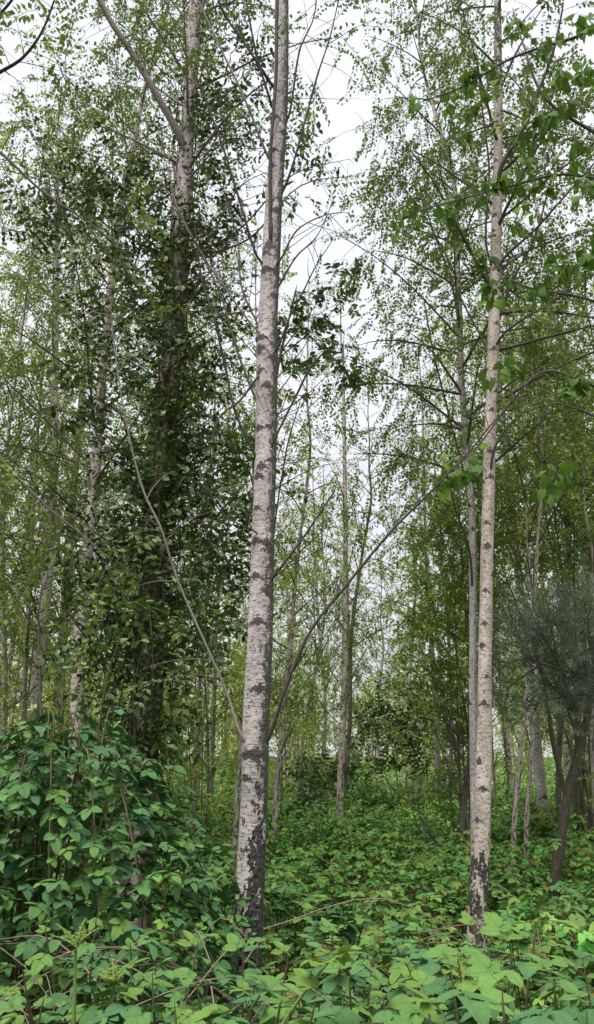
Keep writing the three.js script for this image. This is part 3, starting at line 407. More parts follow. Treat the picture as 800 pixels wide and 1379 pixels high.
// --- the speckled birch that stands in front ---
R = mulberry(101);
{
  const foot = P.mainTrunk[0], t = thing('birch_tree', 'white birch trunk with black fissured foot and two low limbs forking off it', 'tree', null, [foot[0], 0, foot[2]]);
  const o = [foot[0], 0, foot[2]], path = extend(toLocal(P.mainTrunk, o), 11.5, .012, [.15, 0]), s = samplePath(path, 320);
  const scars = P.mainBranches.map(b => { const l = toLocal(b, o); return [((Math.atan2(l[1][2] - l[0][2], l[1][0] - l[0][0]) / 6.2832) + 1) % 1 * .0 + (l[1][0] > l[0][0] ? .14 : .36), l[0][1] + .015, .056]; });
  for (let [u, h, z] of [[.24, 3.72, .03], [.3, 3.2, .03], [.2, 3.45, .026], [.33, 2.55, .03], [.28, 2.3, .034], [.22, 1.95, .03], [.35, 2.95, .022], [.27, 4.55, .026], [.2, 5.0, .03], [.29, 4.72, .05], [.3, 5.5, .03], [.25, 1.62, .04], [.19, 2.75, .025], [.31, 4.05, .022], [.36, 1.5, .03], [.7, 2.2, .04], [.8, 3.3, .03], [.65, 4.2, .03]]) scars.push([u, h, z * 1.75]);
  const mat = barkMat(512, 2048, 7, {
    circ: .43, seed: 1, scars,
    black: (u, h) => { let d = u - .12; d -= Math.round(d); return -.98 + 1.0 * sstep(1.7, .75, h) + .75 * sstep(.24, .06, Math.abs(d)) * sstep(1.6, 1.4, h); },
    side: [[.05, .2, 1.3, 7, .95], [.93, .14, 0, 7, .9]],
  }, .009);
  const knots = scars.map(c => [c[0] * 6.2832, c[1], c[2]]);
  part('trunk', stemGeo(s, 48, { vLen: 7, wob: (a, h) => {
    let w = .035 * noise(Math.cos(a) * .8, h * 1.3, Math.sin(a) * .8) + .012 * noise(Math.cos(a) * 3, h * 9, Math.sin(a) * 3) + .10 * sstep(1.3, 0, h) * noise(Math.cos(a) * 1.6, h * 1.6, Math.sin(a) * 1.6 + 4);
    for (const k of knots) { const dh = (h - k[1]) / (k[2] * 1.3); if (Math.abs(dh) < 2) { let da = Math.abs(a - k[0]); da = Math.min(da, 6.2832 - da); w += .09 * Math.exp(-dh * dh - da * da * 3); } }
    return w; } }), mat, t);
  const pale = [1, 8, 15], dead = [3, 4];
  P.mainBranches.forEach((b, k) => {
    const l = toLocal(b, o).map((p, i, a) => i && i < a.length - 1 ? [p[0] + rr(-.012, .012), p[1] + rr(-.012, .012), p[2] + rr(-.02, .02), p[3] * rr(.9, 1.1)] : p), sp = samplePath(l, 60), m = pale.includes(k) ? M.twigGrey : M.twigDark;
    const br = part('branch', stemGeo(sp, 9, { vLen: .6, wob: (a, h) => .16 * noise(h * 9, Math.cos(a), k) + .35 * Math.max(0, noise(h * 11, k, 5) - .55) }), m, t, k === 0 ? { label: 'long dark limb rising across to the neighbouring birch' } : null);
    if (dead.includes(k)) return;
    const tw = new Buf(), lv = [];
    furnish(sp, { perM: 7, len: [.25, .8], r: .003, droop: .25, hang: .3, from: .22, twigs: tw, leaves: [1, 7, 8, 10, 11, 12].includes(k) ? lv : null, leafPerM: 1.3, cols: BIRCH, keep: .25 });
    part('twigs', tw.geo(), m, br, { kind: 'stuff' });
    if (lv.length) scatter('leaves', spraysNear[k % 3], fineLeaf, lv, br);
  });
  // crown above the picture
  const lv = [];
  for (let k = 0; k < 16; k++) {
    const p = at(path, mix(.86, .985, k / 15)), sp = autoBranch(V(p[0], p[1], p[2]), k * 2.4 + 1, rr(.6, 1), mix(1.7, .5, k / 15), .012, .6);
    const br = part('branch', stemGeo(sp, 6, { vLen: .6 }), M.twigDark, t), tw = new Buf();
    furnish(sp, { perM: 4, len: [.3, .7], r: .003, droop: .6, hang: .5, twigs: tw, leaves: lv, leafPerM: 5, cols: BIRCH, keep: .6 });
    part('twigs', tw.geo(), M.twigDark, br, { kind: 'stuff' });
  }
  crown(lv, spraysNear, fineLeaf, t);
}

// a birch from measured trunk and limbs, then filled up with limbs of its own
function birch(name, label, trunkPts, limbs, { top, rTop = .01, lean, mat, branchMat = M.twigDark, auto = [], sprays = spraysNear, cols = BIRCH, scale = 1, radial = 20, segs = 120, vLen = 3, limbOpt = {}, group, twigs = true, category = 'tree' }) {
  const f = trunkPts[0], o = [f[0], 0, f[2]], t = thing(name, label, category, group, o);
  const path = extend(toLocal(trunkPts, o), top, rTop, lean), s = samplePath(path, segs), sd = R() * 50;
  part('trunk', stemGeo(s, radial, { vLen, wob: (a, h) => .05 * noise(Math.cos(a) + sd, h * 1.4, Math.sin(a)) + .02 * noise(Math.cos(a) * 3, h * 8, Math.sin(a) * 3 + sd) }), mat, t);
  const lv = [];
  limbs.forEach(b => {
    const lb = toLocal(b, o); { const y = lb[0][1] - .04; let i = 0; while (i < s.length - 2 && s[i + 1][1] < y) i++; lb[0] = [s[i][0], s[i][1], s[i][2], lb[0][3]]; }
    const sp = samplePath(lb, 24), br = part('branch', stemGeo(sp, 8, { vLen: .6 }), branchMat, t), tw = new Buf();
    furnish(sp, { perM: 7, len: [.3, .8], r: .003, droop: .5, hang: .5, twigs: tw, leaves: lv, leafPerM: 7, cols, keep: .8, ...limbOpt });
    part('twigs', tw.geo(), branchMat, br, { kind: 'stuff' });
  });
  for (const a of auto) for (let k = 0; k < a.n; k++) {
    const q = (k + rr(-.3, .3)) / Math.max(1, a.n - 1), hy = mix(a.y[0], a.y[1], clamp(q));
    let i = 0; while (i < s.length - 2 && s[i + 1][1] < hy) i++;
    const p = s[i], sp = autoBranch(V(p[0], p[1], p[2]), a.az ? rr(a.az[0], a.az[1]) : k * 2.4 + sd, rr(a.el[0], a.el[1]), mix(a.len[0], a.len[1], clamp(q)) * rr(.75, 1.25), mix(a.r ?? .016, .007, clamp(q)), a.droop ?? .5);
    const br = part('branch', stemGeo(sp, 6, { vLen: .6 }), branchMat, t), tw = new Buf();
    furnish(sp, { perM: a.perM ?? 4, len: a.twig ?? [.35, .9], r: .0028, droop: .7, hang: .6, twigs: tw, leaves: lv, leafPerM: a.leafPerM ?? 4.5, cols, keep: a.keep ?? .7, scale });
    if (twigs) part('twigs', tw.geo(), branchMat, br, { kind: 'stuff' });
  }
  crown(lv, sprays, fineLeaf, t);
  return t;
}
R = mulberry(111);
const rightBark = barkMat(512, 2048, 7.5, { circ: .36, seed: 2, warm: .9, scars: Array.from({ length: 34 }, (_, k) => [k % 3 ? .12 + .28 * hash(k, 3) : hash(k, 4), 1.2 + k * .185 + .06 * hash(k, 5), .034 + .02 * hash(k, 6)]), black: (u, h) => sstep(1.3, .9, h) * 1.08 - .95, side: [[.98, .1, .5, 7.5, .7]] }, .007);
birch('birch_tree', 'slim pinkish birch with thin arched scars and a scaly dark foot rising from low brambles', P.rightTrunk, P.rightBranches, {
  top: 12, rTop: .012, mat: rightBark, radial: 32, segs: 260, vLen: 7.5, limbOpt: { leafPerM: 7, keep: .9 },
  auto: [{ n: 22, y: [5.2, 11.6], el: [.6, 1.1], len: [1.25, .5], perM: 6, leafPerM: 6.5, keep: .75 }, { n: 10, y: [4.2, 8], el: [.2, .7], len: [1.6, 1.9], az: [-.9, .8], perM: 6, leafPerM: 6, keep: .75 }],
});
birch('birch_tree', 'thin pale birch stem growing close behind the slim pinkish birch', P.twinTrunk, P.twinBranches, {
  top: 11.5, rTop: .008, lean: [-.35, -.3], mat: M.birch, limbOpt: { perM: 6, leafPerM: 6, keep: .75, len: [.4, .9] },
  auto: [{ n: 46, y: [4.0, 11.3], el: [.35, .95], len: [1.3, .5], perM: 6, leafPerM: 6.2, keep: .78 }, { n: 5, y: [4.6, 7], el: [.4, .8], len: [1.5, 1.4], az: [2.4, 3.6], perM: 6, leafPerM: 7, keep: .8 }],
});
// --- the climber-clad tree and what grows on it ---
R = mulberry(121);
{
  const bare = barkMat(256, 1024, 4, { circ: .5, seed: 6, warm: .5, scars: Array.from({ length: 12 }, (_, k) => [hash(k, 21), .2 + k * .31, .03]), black: (u, h) => -.12 + .25 * noise(h, u * 2, 8), side: [] }, .009);
  birch('birch_tree', 'grey old birch trunk wrapped in a dark leafy climber', P.ivyTrunk, [P.ivyLimb], {
    top: 12.5, rTop: .015, lean: [.4, -.2], mat: bare, radial: 24, segs: 160, vLen: 4, branchMat: M.ivyBark, limbOpt: { from: .7, leafPerM: 3, keep: .4 },
    auto: [{ n: 32, y: [6.2, 12.2], el: [.5, 1.1], len: [1.5, .6], perM: 6, leafPerM: 6.5, keep: .8 }],
  });
}
const inBlob = (b, shell = 0) => { let p; do p = V(rr(-1, 1), rr(-1, 1), rr(-1, 1)); while (p.lengthSq() > 1 || p.length() < shell); return V(b[0] + p.x * b[3], b[1] + p.y * b[4], b[2] + p.z * b[5]); };
function mass(blobs, o, perM3, sprays, cols, s, listOut, shell = 0, upw = .2) {
  for (const b of blobs) {
    const n = Math.round(4.19 * b[3] * b[4] * b[5] * perM3);
    for (let k = 0; k < n; k++) {
      const p = inBlob(b, shell); const w = noise(p.x * 2.6, p.y * 2.6, p.z * 2.6); if (w < -.22) continue;
      const d = V(p.x - b[0], p.y - b[1], p.z - b[2]).normalize().multiplyScalar(.6).add(jit(.9)).add(V(0, upw, 0));
      listOut.push({ m: aim(V(p.x - o[0], p.y - o[1], p.z - o[2]), d, rr(.7, 1.2) * s, rr(-1, 1)), c: tint(pick(cols), .2) });
    }
  }
}
const VINE = [[.07, .125, .03], [.055, .10, .028], [.095, .155, .035], [.075, .13, .045], [.14, .215, .04]];
R = mulberry(131);
{
  const f = P.ivyTrunk[0], o = [f[0], 0, f[2]], t = thing('honeysuckle_climber', 'dark leafy honeysuckle climbing and spilling off the grey birch trunk', 'climbing plant', null, o);
  const tr = toLocal(P.ivyTrunk, o);
  for (let k = 0; k < 14; k++) {            // stems that wind up the trunk
    const s = [], ph = rr(0, 6.28), end = rr(.5, .95), tw = rr(-2.5, 2.5);
    for (let j = 0; j <= 26; j++) { const q = j / 26 * end, p = at(tr, q), a = ph + tw * q + .8 * noise(q * 4, k, 3), d = p[3] + .012 + .05 * Math.max(0, noise(q * 5, k, 9)); s.push([p[0] + Math.cos(a) * d, p[1], p[2] + Math.sin(a) * d, mix(.013, .004, j / 26)]); }
    part('vine_stem', stemGeo(s, 6, { vLen: .6 }), M.vine, t);
  }
  const tw = new Buf(), lv = [];
  P.climber.forEach((b, k) => {             // a carrying stem from the trunk into each mass
    let best = 0, bd = 1e9; tr.forEach((p, i) => { const d = Math.abs(p[1] - (b[1] - .35)); if (d < bd) { bd = d; best = i; } });
    const e = tr[best], c = [b[0] - o[0], b[1], b[2] - o[2]], s = samplePath([[e[0], e[1], e[2], .011], [mix(e[0], c[0], .5) + rr(-.08, .08), mix(e[1], c[1], .3), mix(e[2], c[2], .5) + rr(-.1, .1), .008], [c[0], c[1], c[2], .005], [c[0] + (c[0] - e[0]) * .5, c[1] + b[4] * .5, c[2] + rr(-.1, .1), .002]], 18);
    part('vine_stem', stemGeo(s, 6, { vLen: .6 }), M.vine, t);
    furnish(s, { perM: 9, len: [.2, .6], r: .0028, droop: .5, hang: .2, twigs: tw });
  });
  for (let k = 0; k < 40; k++) {            // dead strands hanging low round the trunk
    const a = rr(0, 6.28), q = rr(.08, .4), p = at(tr, q), x = p[0] + Math.cos(a) * rr(.1, .4), z = p[2] + Math.sin(a) * rr(.1, .35), h = rr(.5, 1.4);
    stem(tw, samplePath([[x, p[1] + h * .5, z, .004], [x + rr(-.1, .1), p[1], z + rr(-.1, .1), .004], [x + rr(-.2, .2), Math.max(.1, p[1] - h), z + rr(-.2, .2), .003]], 10), 4, { vLen: .5 });
  }
  part('dead_strands', tw.geo(), M.vine, t, { kind: 'stuff' });
  for (let k = 0; k < 34; k++) {            // long bare shoots crossing in front of the leaves
    const p = at(tr, rr(.2, .85)), a = rr(-.4, 3.5), L = rr(.7, 1.7), up = rr(-.3, .9), s = samplePath([[p[0], p[1], p[2], .0055], [p[0] + Math.cos(a) * L * .5, p[1] + up * L * .45, p[2] + Math.sin(a) * L * .4, .0045], [p[0] + Math.cos(a) * L, p[1] + up * L * .7 - .1, p[2] + Math.sin(a) * L * .6 + rr(-.1, .1), .002]], 22);
    s.forEach((q, i) => { q[0] += .02 * noise(i * .3, k, 1); q[1] += .02 * noise(i * .3, k, 2); });
    const m = k % 3 ? M.twigGrey : M.twigDark, br = part('bare_shoot', stemGeo(s, 5, { vLen: .5 }), m, t), side = new Buf();
    furnish(s, { perM: 3.5, len: [.15, .45], r: .0022, droop: .1, hang: 0, from: .3, twigs: side }); part('twigs', side.geo(), m, br, { kind: 'stuff' });
  }
  mass(P.climber.filter(b => b[1] > 4.3), o, 480, spraysVine, VINE, .9, lv); mass(P.climber.filter(b => b[1] <= 4.3), o, 760, spraysVine, VINE, .95, lv); mass(P.climberColumn, o, 650, spraysVine, VINE, .95, lv);
  crown(lv, spraysVine, waxLeaf, t, 'foliage');
  // pale flower heads
  const petal = new Buf(); for (let k = 0; k < 16; k++) blade(petal, aim(V(0, 0, 0), dirOf(k * 2.4, rr(-.1, 1.4)), 1, rr(-1, 1)), { L: rr(.022, .04), W: .13, rows: 4, cols: 2, fold: .2, droop: -.25, shape: 'ellipse', col: tint([.75, .72, .38], .12) });
  const pg = petal.geo(), pm = leafMat([1, 1, 1], .3, .6, false);
  P.flowers.forEach(p => { const m = part('flower_head', pg, pm, t); m.position.set(p[0] - o[0], p[1], p[2] - o[2]); m.rotation.set(rr(-.5, .5), rr(0, 6), rr(-.5, .5)); });
}
R = mulberry(141);
{
  // a young oak whose sprays show beside the white trunk
  const base = [-.3, -.05, -5.0], o = [base[0], 0, base[2]], t = thing('oak_sapling', 'dark lobed oak leaves on thin stems beside the white birch trunk', 'sapling', null, o);
  const s = samplePath(toLocal([[base[0], -.05, base[2], .022], [-.28, 1.2, -5.0, .02], [-.26, 2.4, -5.0, .017], [-.24, 3.4, -5.0, .014], [-.16, 4.3, -5.0, .01], [.0, 5.1, -4.95, .006]], o), 60);
  part('trunk', stemGeo(s, 8, { vLen: .8 }), M.twigDark, t);
  const lv = [];
  P.oakSpray.forEach(b => {
    const c = [b[0] - o[0], b[1], b[2] - o[2]], e = at(s, clamp((b[1] - .6) / 5.2)), p = samplePath([[e[0], e[1], e[2], .006], [mix(e[0], c[0], .6), mix(e[1], c[1], .5), c[2], .004], [c[0], c[1], c[2], .002]], 12);
    const br = part('branch', stemGeo(p, 5, { vLen: .5 }), M.twigDark, t), tw = new Buf();
    furnish(p, { perM: 10, len: [.15, .4], r: .002, droop: .1, hang: .1, twigs: tw, leaves: null }); part('twigs', tw.geo(), M.twigDark, br, { kind: 'stuff' });
  });
  mass(P.oakSpray, o, 1000, spraysOak, [[.09, .15, .035], [.07, .125, .03], [.12, .18, .04]], .7, lv);
  crown(lv, spraysOak, waxLeaf, t);
}
R = mulberry(151);
birch('birch_tree', 'stained white birch with a broken side snag standing beyond the climber', P.leftTrunk, [], {
  top: 12.5, rTop: .01, lean: [.5, 0], mat: M.birchDull, auto: [{ n: 46, y: [4.2, 12.4], el: [.4, 1], len: [2.4, .6], perM: 6, leafPerM: 7, keep: .8 }, { n: 12, y: [3.0, 5.5], el: [.1, .6], len: [1.6, 1.8], perM: 6, leafPerM: 8, keep: .8 }],
}).add((() => { const f = P.leftTrunk[0], m = shade(new THREE.Mesh(stemGeo(samplePath(toLocal(P.leftSnag, [f[0], 0, f[2]]), 10), 7, { vLen: 1 }), M.twigGrey)); m.name = 'broken_snag'; return m; })());

// --- slim trees behind, one by one ---
const LIGHT = [[.345, .43, .075], [.30, .39, .07], [.37, .445, .095]];
const slimLook = [
  ['thin white birch at the edge of the wood beside the stained birch', M.birch, 10], ['thin white stem standing between the bramble mound and the white trunk', M.birch, 9], ['leaning grey stem close behind the long dark limb', M.birchDull, 8.5], ['short tilted brown stem in the light green thicket', M.birchDull, 7],
  ['brownish birch with a fork, alone in the middle of the clearing', M.birchDull, 10.5], ['thin dark fork stem beside the brownish birch in the clearing', M.bark, 8.5], ['mossy pale stem in the shade below the gorse', M.birchDull, 8], ['second mossy pale stem in the shade below the gorse', M.birchDull, 7.5],
  ['dark straight stem rising out of the gorse top', M.bark, 10], ['dark bent stem rising out of the gorse top', M.bark, 10], ['pale thin stem behind the dark ivy mound', M.birch, 8], ['grey stem in front of the leafy sallow', M.bark, 6.5], ['dark crooked stem beside the foot of the slim birch pair', M.bark, 6],
  ['pale stem far in the thicket beyond the stained birch', M.birch, 10], ['white stem half hidden behind the gorse', M.birch, 8], ['reddish grey stem just behind the white birch trunk', M.birchDull, 9], ['thin grey stem among yellow green saplings', M.birchDull, 8], ['white stem standing beyond the dark ivy mound', M.birch, 8], ['thin white stem deep in the clearing beside the ivy mound', M.birch, 8], ['thick pale trunk at the bramble mound', M.birch, 11],
];
P.slim.forEach((l, k) => {
  R = mulberry(200 + k);
  const [label, mat, top] = slimLook[k], y0 = [3, 3, 2.5, 3, 2.6, 3, 4, 4, 4, 4, 3, 3, 3, 3.2, 4, 3.5, 2.5, 3, 3, 4][k], gap = [10, 17, 18, 2, 4, 5].includes(k);
  birch('slim_tree', label, l, [], { top: Math.max(top, l[l.length - 1][1] + .8), rTop: .006, mat, radial: 12, segs: 50, group: 'slim trees behind the clearing', cols: k % 2 ? LIGHT : BIRCH, sprays: spraysFar, twigs: true,
    auto: [{ n: gap ? 16 : 22, y: [y0, top - .3], el: [.5, 1.1], len: [gap ? 1.2 : 1.8, .5], r: .012, perM: 4.5, leafPerM: gap ? 3.6 : 5.2, keep: .68, twig: [.4, 1] }, { n: 6, y: [1.6, y0], el: [.6, 1.1], len: [1, 1.2], r: .009, perM: 4, leafPerM: 4, keep: .8 }] });
});

// --- background birches: six kinds, then copies ---
{
  const proto = [];
  for (let k = 0; k < 6; k++) {
    R = mulberry(300 + k); const H = rr(9, 13), base = [0, -.05, 0, .075], l = [base, [rr(-.1, .1), H * .25, rr(-.1, .1), .06], [rr(-.25, .25), H * .5, rr(-.2, .2), .045], [rr(-.4, .4), H * .8, rr(-.3, .3), .02]];
    proto.push(birch('background_birch', 'x', l, [], { top: H, rTop: .006, mat: k % 3 === 2 ? M.birchDull : M.birch, radial: 8, segs: 24, group: 'birches of the wood behind', cols: k % 2 ? LIGHT : [...BIRCH, ...LIGHT], sprays: spraysFar, twigs: false, scale: .95,
      auto: [{ n: 34, y: [H * .24, H - .4], el: [.3, 1], len: [2.2, .5], r: .014, perM: 4.2, leafPerM: 4.8, keep: .74, twig: [.4, 1.1] }] }));
  }
  const spots = [];
  R = mulberry(333);
  // [x, z, scale] measured by eye: dense at both sides, low and far in the gap
  const fixed = [[-7.6, -13, 1.4], [-5.6, -11.5, 1.35], [-4.2, -13.5, 1.4], [-3.3, -16, 1], [-6.6, -17, 1.05], [-2.0, -18, .9], [-9.5, -16, 1], [-4.9, -20, 1], [-.9, -20, .8], [5.4, -13, 1.3], [7, -12, 1.35], [4.4, -16, 1], [3.6, -19, .95], [6.3, -18, 1.05], [8.8, -16, 1], [2.6, -14.5, .85], [-5.2, -8.8, 1.2], [5.6, -9.2, 1.25], [-7.8, -9.5, 1.25], [-3.5, -9.8, 1.25], [-2.3, -11.5, 1.2], [3.7, -11.8, 1.2], [-6.4, -7.4, 1.1]];
  spots.push(...fixed);
  for (let k = 0; k < 400 && spots.length < 56; k++) {
    const z = -rr(17, 46), x = rr(-.62, .62) * -z, a = x / -z;
    if (a > .06 && a < .22 && z > -36) continue;
    if (spots.some(s => Math.hypot(s[0] - x, s[1] - z) < 1.6)) continue;
    spots.push([x, z, rr(.75, 1.05) * (a > .02 && a < .24 ? .68 : 1)]);
  }
  spots.forEach(([x, z, s], i) => {
    const o = i < 6 ? proto[i] : proto[i % 6].clone(); if (i >= 6) { o.name = numbered('background_birch'); scene.add(o); }
    o.position.set(x, groundY(x, z), z); o.rotation.y = rr(0, 6.28); o.scale.setScalar(s);
    o.userData = { label: [2, 5].includes(i % 6) ? 'slender birch with dull stained bark among the many behind' : 'slender pale birch standing among the many behind the clearing', category: 'tree', group: 'birches of the wood behind' };
  });
}
// --- young leafy trees that fill the thicket under the tall ones ---
{
  const proto = [];
  for (let k = 0; k < 5; k++) {
    R = mulberry(340 + k); const H = rr(3.6, 5.6), l = [[0, -.05, 0, .024], [rr(-.1, .1), H * .35, rr(-.1, .1), .017], [rr(-.2, .2), H * .75, rr(-.2, .2), .009]];
    proto.push(birch('young_birch', 'x', l, [], { top: H, rTop: .004, mat: M.bark, radial: 6, segs: 16, group: 'young trees in the thicket', cols: [...LIGHT, BIRCH[2]], sprays: spraysFar, twigs: false, scale: .85,
      auto: [{ n: 26, y: [.5, H - .2], el: [.2, .9], len: [1.25, .4], r: .007, perM: 5, leafPerM: 5.5, keep: .85, twig: [.3, .7], droop: .3 }] }));
  }
  R = mulberry(349);
  const spots = [[-4.6, -9.2], [-3.9, -8.2], [-3.2, -9], [-2.7, -7.9], [-2.2, -9.4], [-1.6, -8.6], [-3.6, -11], [-1.2, -10.6], [-2.6, -12.4], [-4.9, -11.2], [-.3, -13.4], [.2, -16], [1.3, -17.5], [-.9, -15], [2.6, -17], [1.0, -20], [-.2, -19], [3.4, -13.5], [4.4, -11.6], [4.9, -13], [2.9, -20], [4.0, -9.2], [-5.6, -13], [-2.0, -15.5]];
  spots.forEach(([x, z], i) => {
    const o = i < 5 ? proto[i] : proto[i % 5].clone(); if (i >= 5) { o.name = numbered('young_birch'); scene.add(o); }
    const mid = x / -z > 0; o.position.set(x, groundY(x, z), z); o.rotation.y = rr(0, 6.28); o.scale.setScalar(rr(.75, 1.1) * (mid && x < 3 ? .7 : 1));
    o.userData = { label: x < -1 ? 'leafy yellow green young tree in the thicket beyond the climber' : x < 3 ? 'low yellow green young tree at the back of the clearing' : 'leafy young tree in the shade beyond the gorse', category: 'tree', group: x < -1 ? 'young trees beyond the climber' : x < 3 ? 'young trees at the back of the clearing' : 'young trees beyond the gorse' };
  });
}
// --- the far wood: one mass ---
{
  R = mulberry(351); const b = new Buf();
  stem(b, samplePath([[0, 0, 0, .11], [.1, 4, 0, .08], [0, 9, .1, .02]], 8), 6, { col: [.34, .30, .27] });
  for (let k = 0; k < 900; k++) { const y = Math.pow(R(), .8) * 9.5 + .6, w = 2.4 * Math.sin(Math.PI * clamp((y + 1.5) / 12.4)), a = rr(0, 6.28), r = w * Math.sqrt(R()); blade(b, aim(V(Math.cos(a) * r, y, Math.sin(a) * r), jit(1), 1, rr(-1, 1)), { L: rr(.16, .3), W: .4, rows: 2, cols: 2, shape: 'rhomb', fold: .3, col: tint(pick(LIGHT), .25) }); }
  const list = []; for (let k = 0; k < 190; k++) { const z = -rr(46, 95), x = rr(-.75, .75) * -z, a = x / -z, g = a > .03 && a < .24; list.push({ m: new THREE.Matrix4().compose(V(x, 0, z), new THREE.Quaternion().setFromAxisAngle(UP, rr(0, 6.28)), V(1, 1, 1).multiplyScalar(rr(.7, 1.15) * (g ? .72 : 1))), c: tint([1, 1, 1], .12) }); }
  const o = scatter('far_wood', b.geo(), fineLeaf, list, scene, { kind: 'stuff', label: 'pale green mass of the far wood beyond the clearing', category: 'wood' });
}

// --- shrubs ---
function shrub(name, label, category, blobs, base, { per, sprays, mat = fineLeaf, cols, s = 1, stems = 6, bark = M.bark, r = .016, shell = 0 }) {
  const o = [base[0], 0, base[1]], t = thing(name, label, category, null, o), lv = [];
  for (let k = 0; k < stems; k++) {
    const b = blobs[k % blobs.length], c = inBlob(b), x = rr(-.25, .25), z = rr(-.25, .25);
    const sp = samplePath([[x, -.08, z, r], [mix(x, c.x - o[0], .35) + rr(-.1, .1), c.y * .4, mix(z, c.z - o[2], .35), r * .8], [c.x - o[0], c.y, c.z - o[2], r * .35], [c.x - o[0] + rr(-.2, .2), c.y + b[4] * .6, c.z - o[2] + rr(-.2, .2), r * .1]], 24);
    const br = part('stem', stemGeo(sp, 7, { vLen: .8 }), bark, t), tw = new Buf();
    furnish(sp, { perM: 5, len: [.3, .9], r: .005, droop: .1, hang: .1, twigs: tw, leaves: null }); part('twigs', tw.geo(), bark, br, { kind: 'stuff' });
  }
  mass(blobs, o, per, sprays, cols, s, lv, shell);
  crown(lv, sprays, mat, t, 'foliage');
  return t;
}
const MIDG = [[.21, .33, .055], [.24, .36, .055], [.17, .28, .05], [.28, .39, .065]];
R = mulberry(401); shrub('sallow_tree', 'dense green sallow filling the space behind the slim birch pair', 'tree', P.shrubs.sallow, [2.1, -9.7], { per: 190, sprays: spraysShrub, cols: MIDG, stems: 12 });
R = mulberry(402); shrub('hawthorn_tree', 'leafy mid green hawthorn rising behind the blue green gorse', 'tree', P.shrubs.hawthorn, [3.9, -10.6], { per: 105, sprays: spraysShrub, cols: MIDG, stems: 12, r: .022 });
R = mulberry(403); shrub('ivy_mound', 'dark ivy covered mound at the back of the clearing', 'shrub', P.shrubs.mound, [2.2, -15], { per: 260, sprays: spraysVine, mat: waxLeaf, cols: [...VINE, MIDG[0], MIDG[2]], s: 1.5, stems: 8 });
R = mulberry(404); shrub('golden_bush', 'small yellow green bush at the foot of the sallow', 'shrub', P.shrubs.gold, [1.95, -10.3], { per: 1500, sprays: spraysShrub, cols: [[.24, .33, .05], [.19, .3, .05]], s: .7, stems: 5, r: .01 });
R = mulberry(405); shrub('dark_bush', 'low dark bush at the foot of the brownish birch', 'shrub', P.shrubs.dark, [.45, -13], { per: 800, sprays: spraysVine, mat: waxLeaf, cols: VINE, s: 1.3, stems: 5, r: .012 });
R = mulberry(406);
{
  const f = P.gorseStem[0], o = [f[0], 0, f[2]], t = thing('gorse_bush', 'tall blue green gorse with a leaning mossy stem and a few yellow flowers', 'shrub', null, o), lv = [];
  part('trunk', stemGeo(samplePath(toLocal(P.gorseStem, o), 50), 12, { vLen: 1, wob: (a, h) => .13 * noise(Math.cos(a) * 1.2, h * 3, Math.sin(a) * 1.2) }), M.gorseBark, t);
  const limbs = P.gorseLimbs.map(b => toLocal(b, o));
  for (let k = 0; k < 16; k++) { const b = P.shrubs.gorse[k % 8], c = inBlob(b), e = at(toLocal(P.gorseStem, o), rr(.45, .95)); limbs.push([[e[0], e[1], e[2], .016], [mix(e[0], c.x - o[0], .5) + rr(-.1, .1), mix(e[1], c.y, .35), mix(e[2], c.z - o[2], .5), .01], [c.x - o[0], c.y, c.z - o[2], .004]]); }
  limbs.forEach(l => { const sp = samplePath(l, 20), br = part('branch', stemGeo(sp, 7, { vLen: .6 }), M.gorseBark, t), tw = new Buf(); furnish(sp, { perM: 16, len: [.2, .6], r: .003, droop: -.1, hang: 0, twigs: tw }); part('twigs', tw.geo(), M.gorseBark, br, { kind: 'stuff' }); });
  mass(P.shrubs.gorse, o, 1500, gorseSprigs, [[1, 1, 1], [.85, .9, .95], [1.15, 1.1, 1]], 1, lv, 0, .5);
  crown(lv, gorseSprigs, needleMat, t, 'foliage');
  const fl = new Buf(); for (let k = 0; k < 5; k++) blade(fl, aim(V(0, 0, 0), dirOf(k * 1.25, rr(.2, 1)), 1, 0), { L: .018, W: .4, rows: 2, cols: 2, col: [.85, .6, .03] });
  const fg = fl.geo(); for (let k = 0; k < 9; k++) { const p = inBlob(pick(P.shrubs.gorse), .85), m = part('flower', fg, fineLeaf, t); m.position.set(p.x - o[0], p.y, p.z - o[2] + .25); m.rotation.y = rr(0, 6); }
}

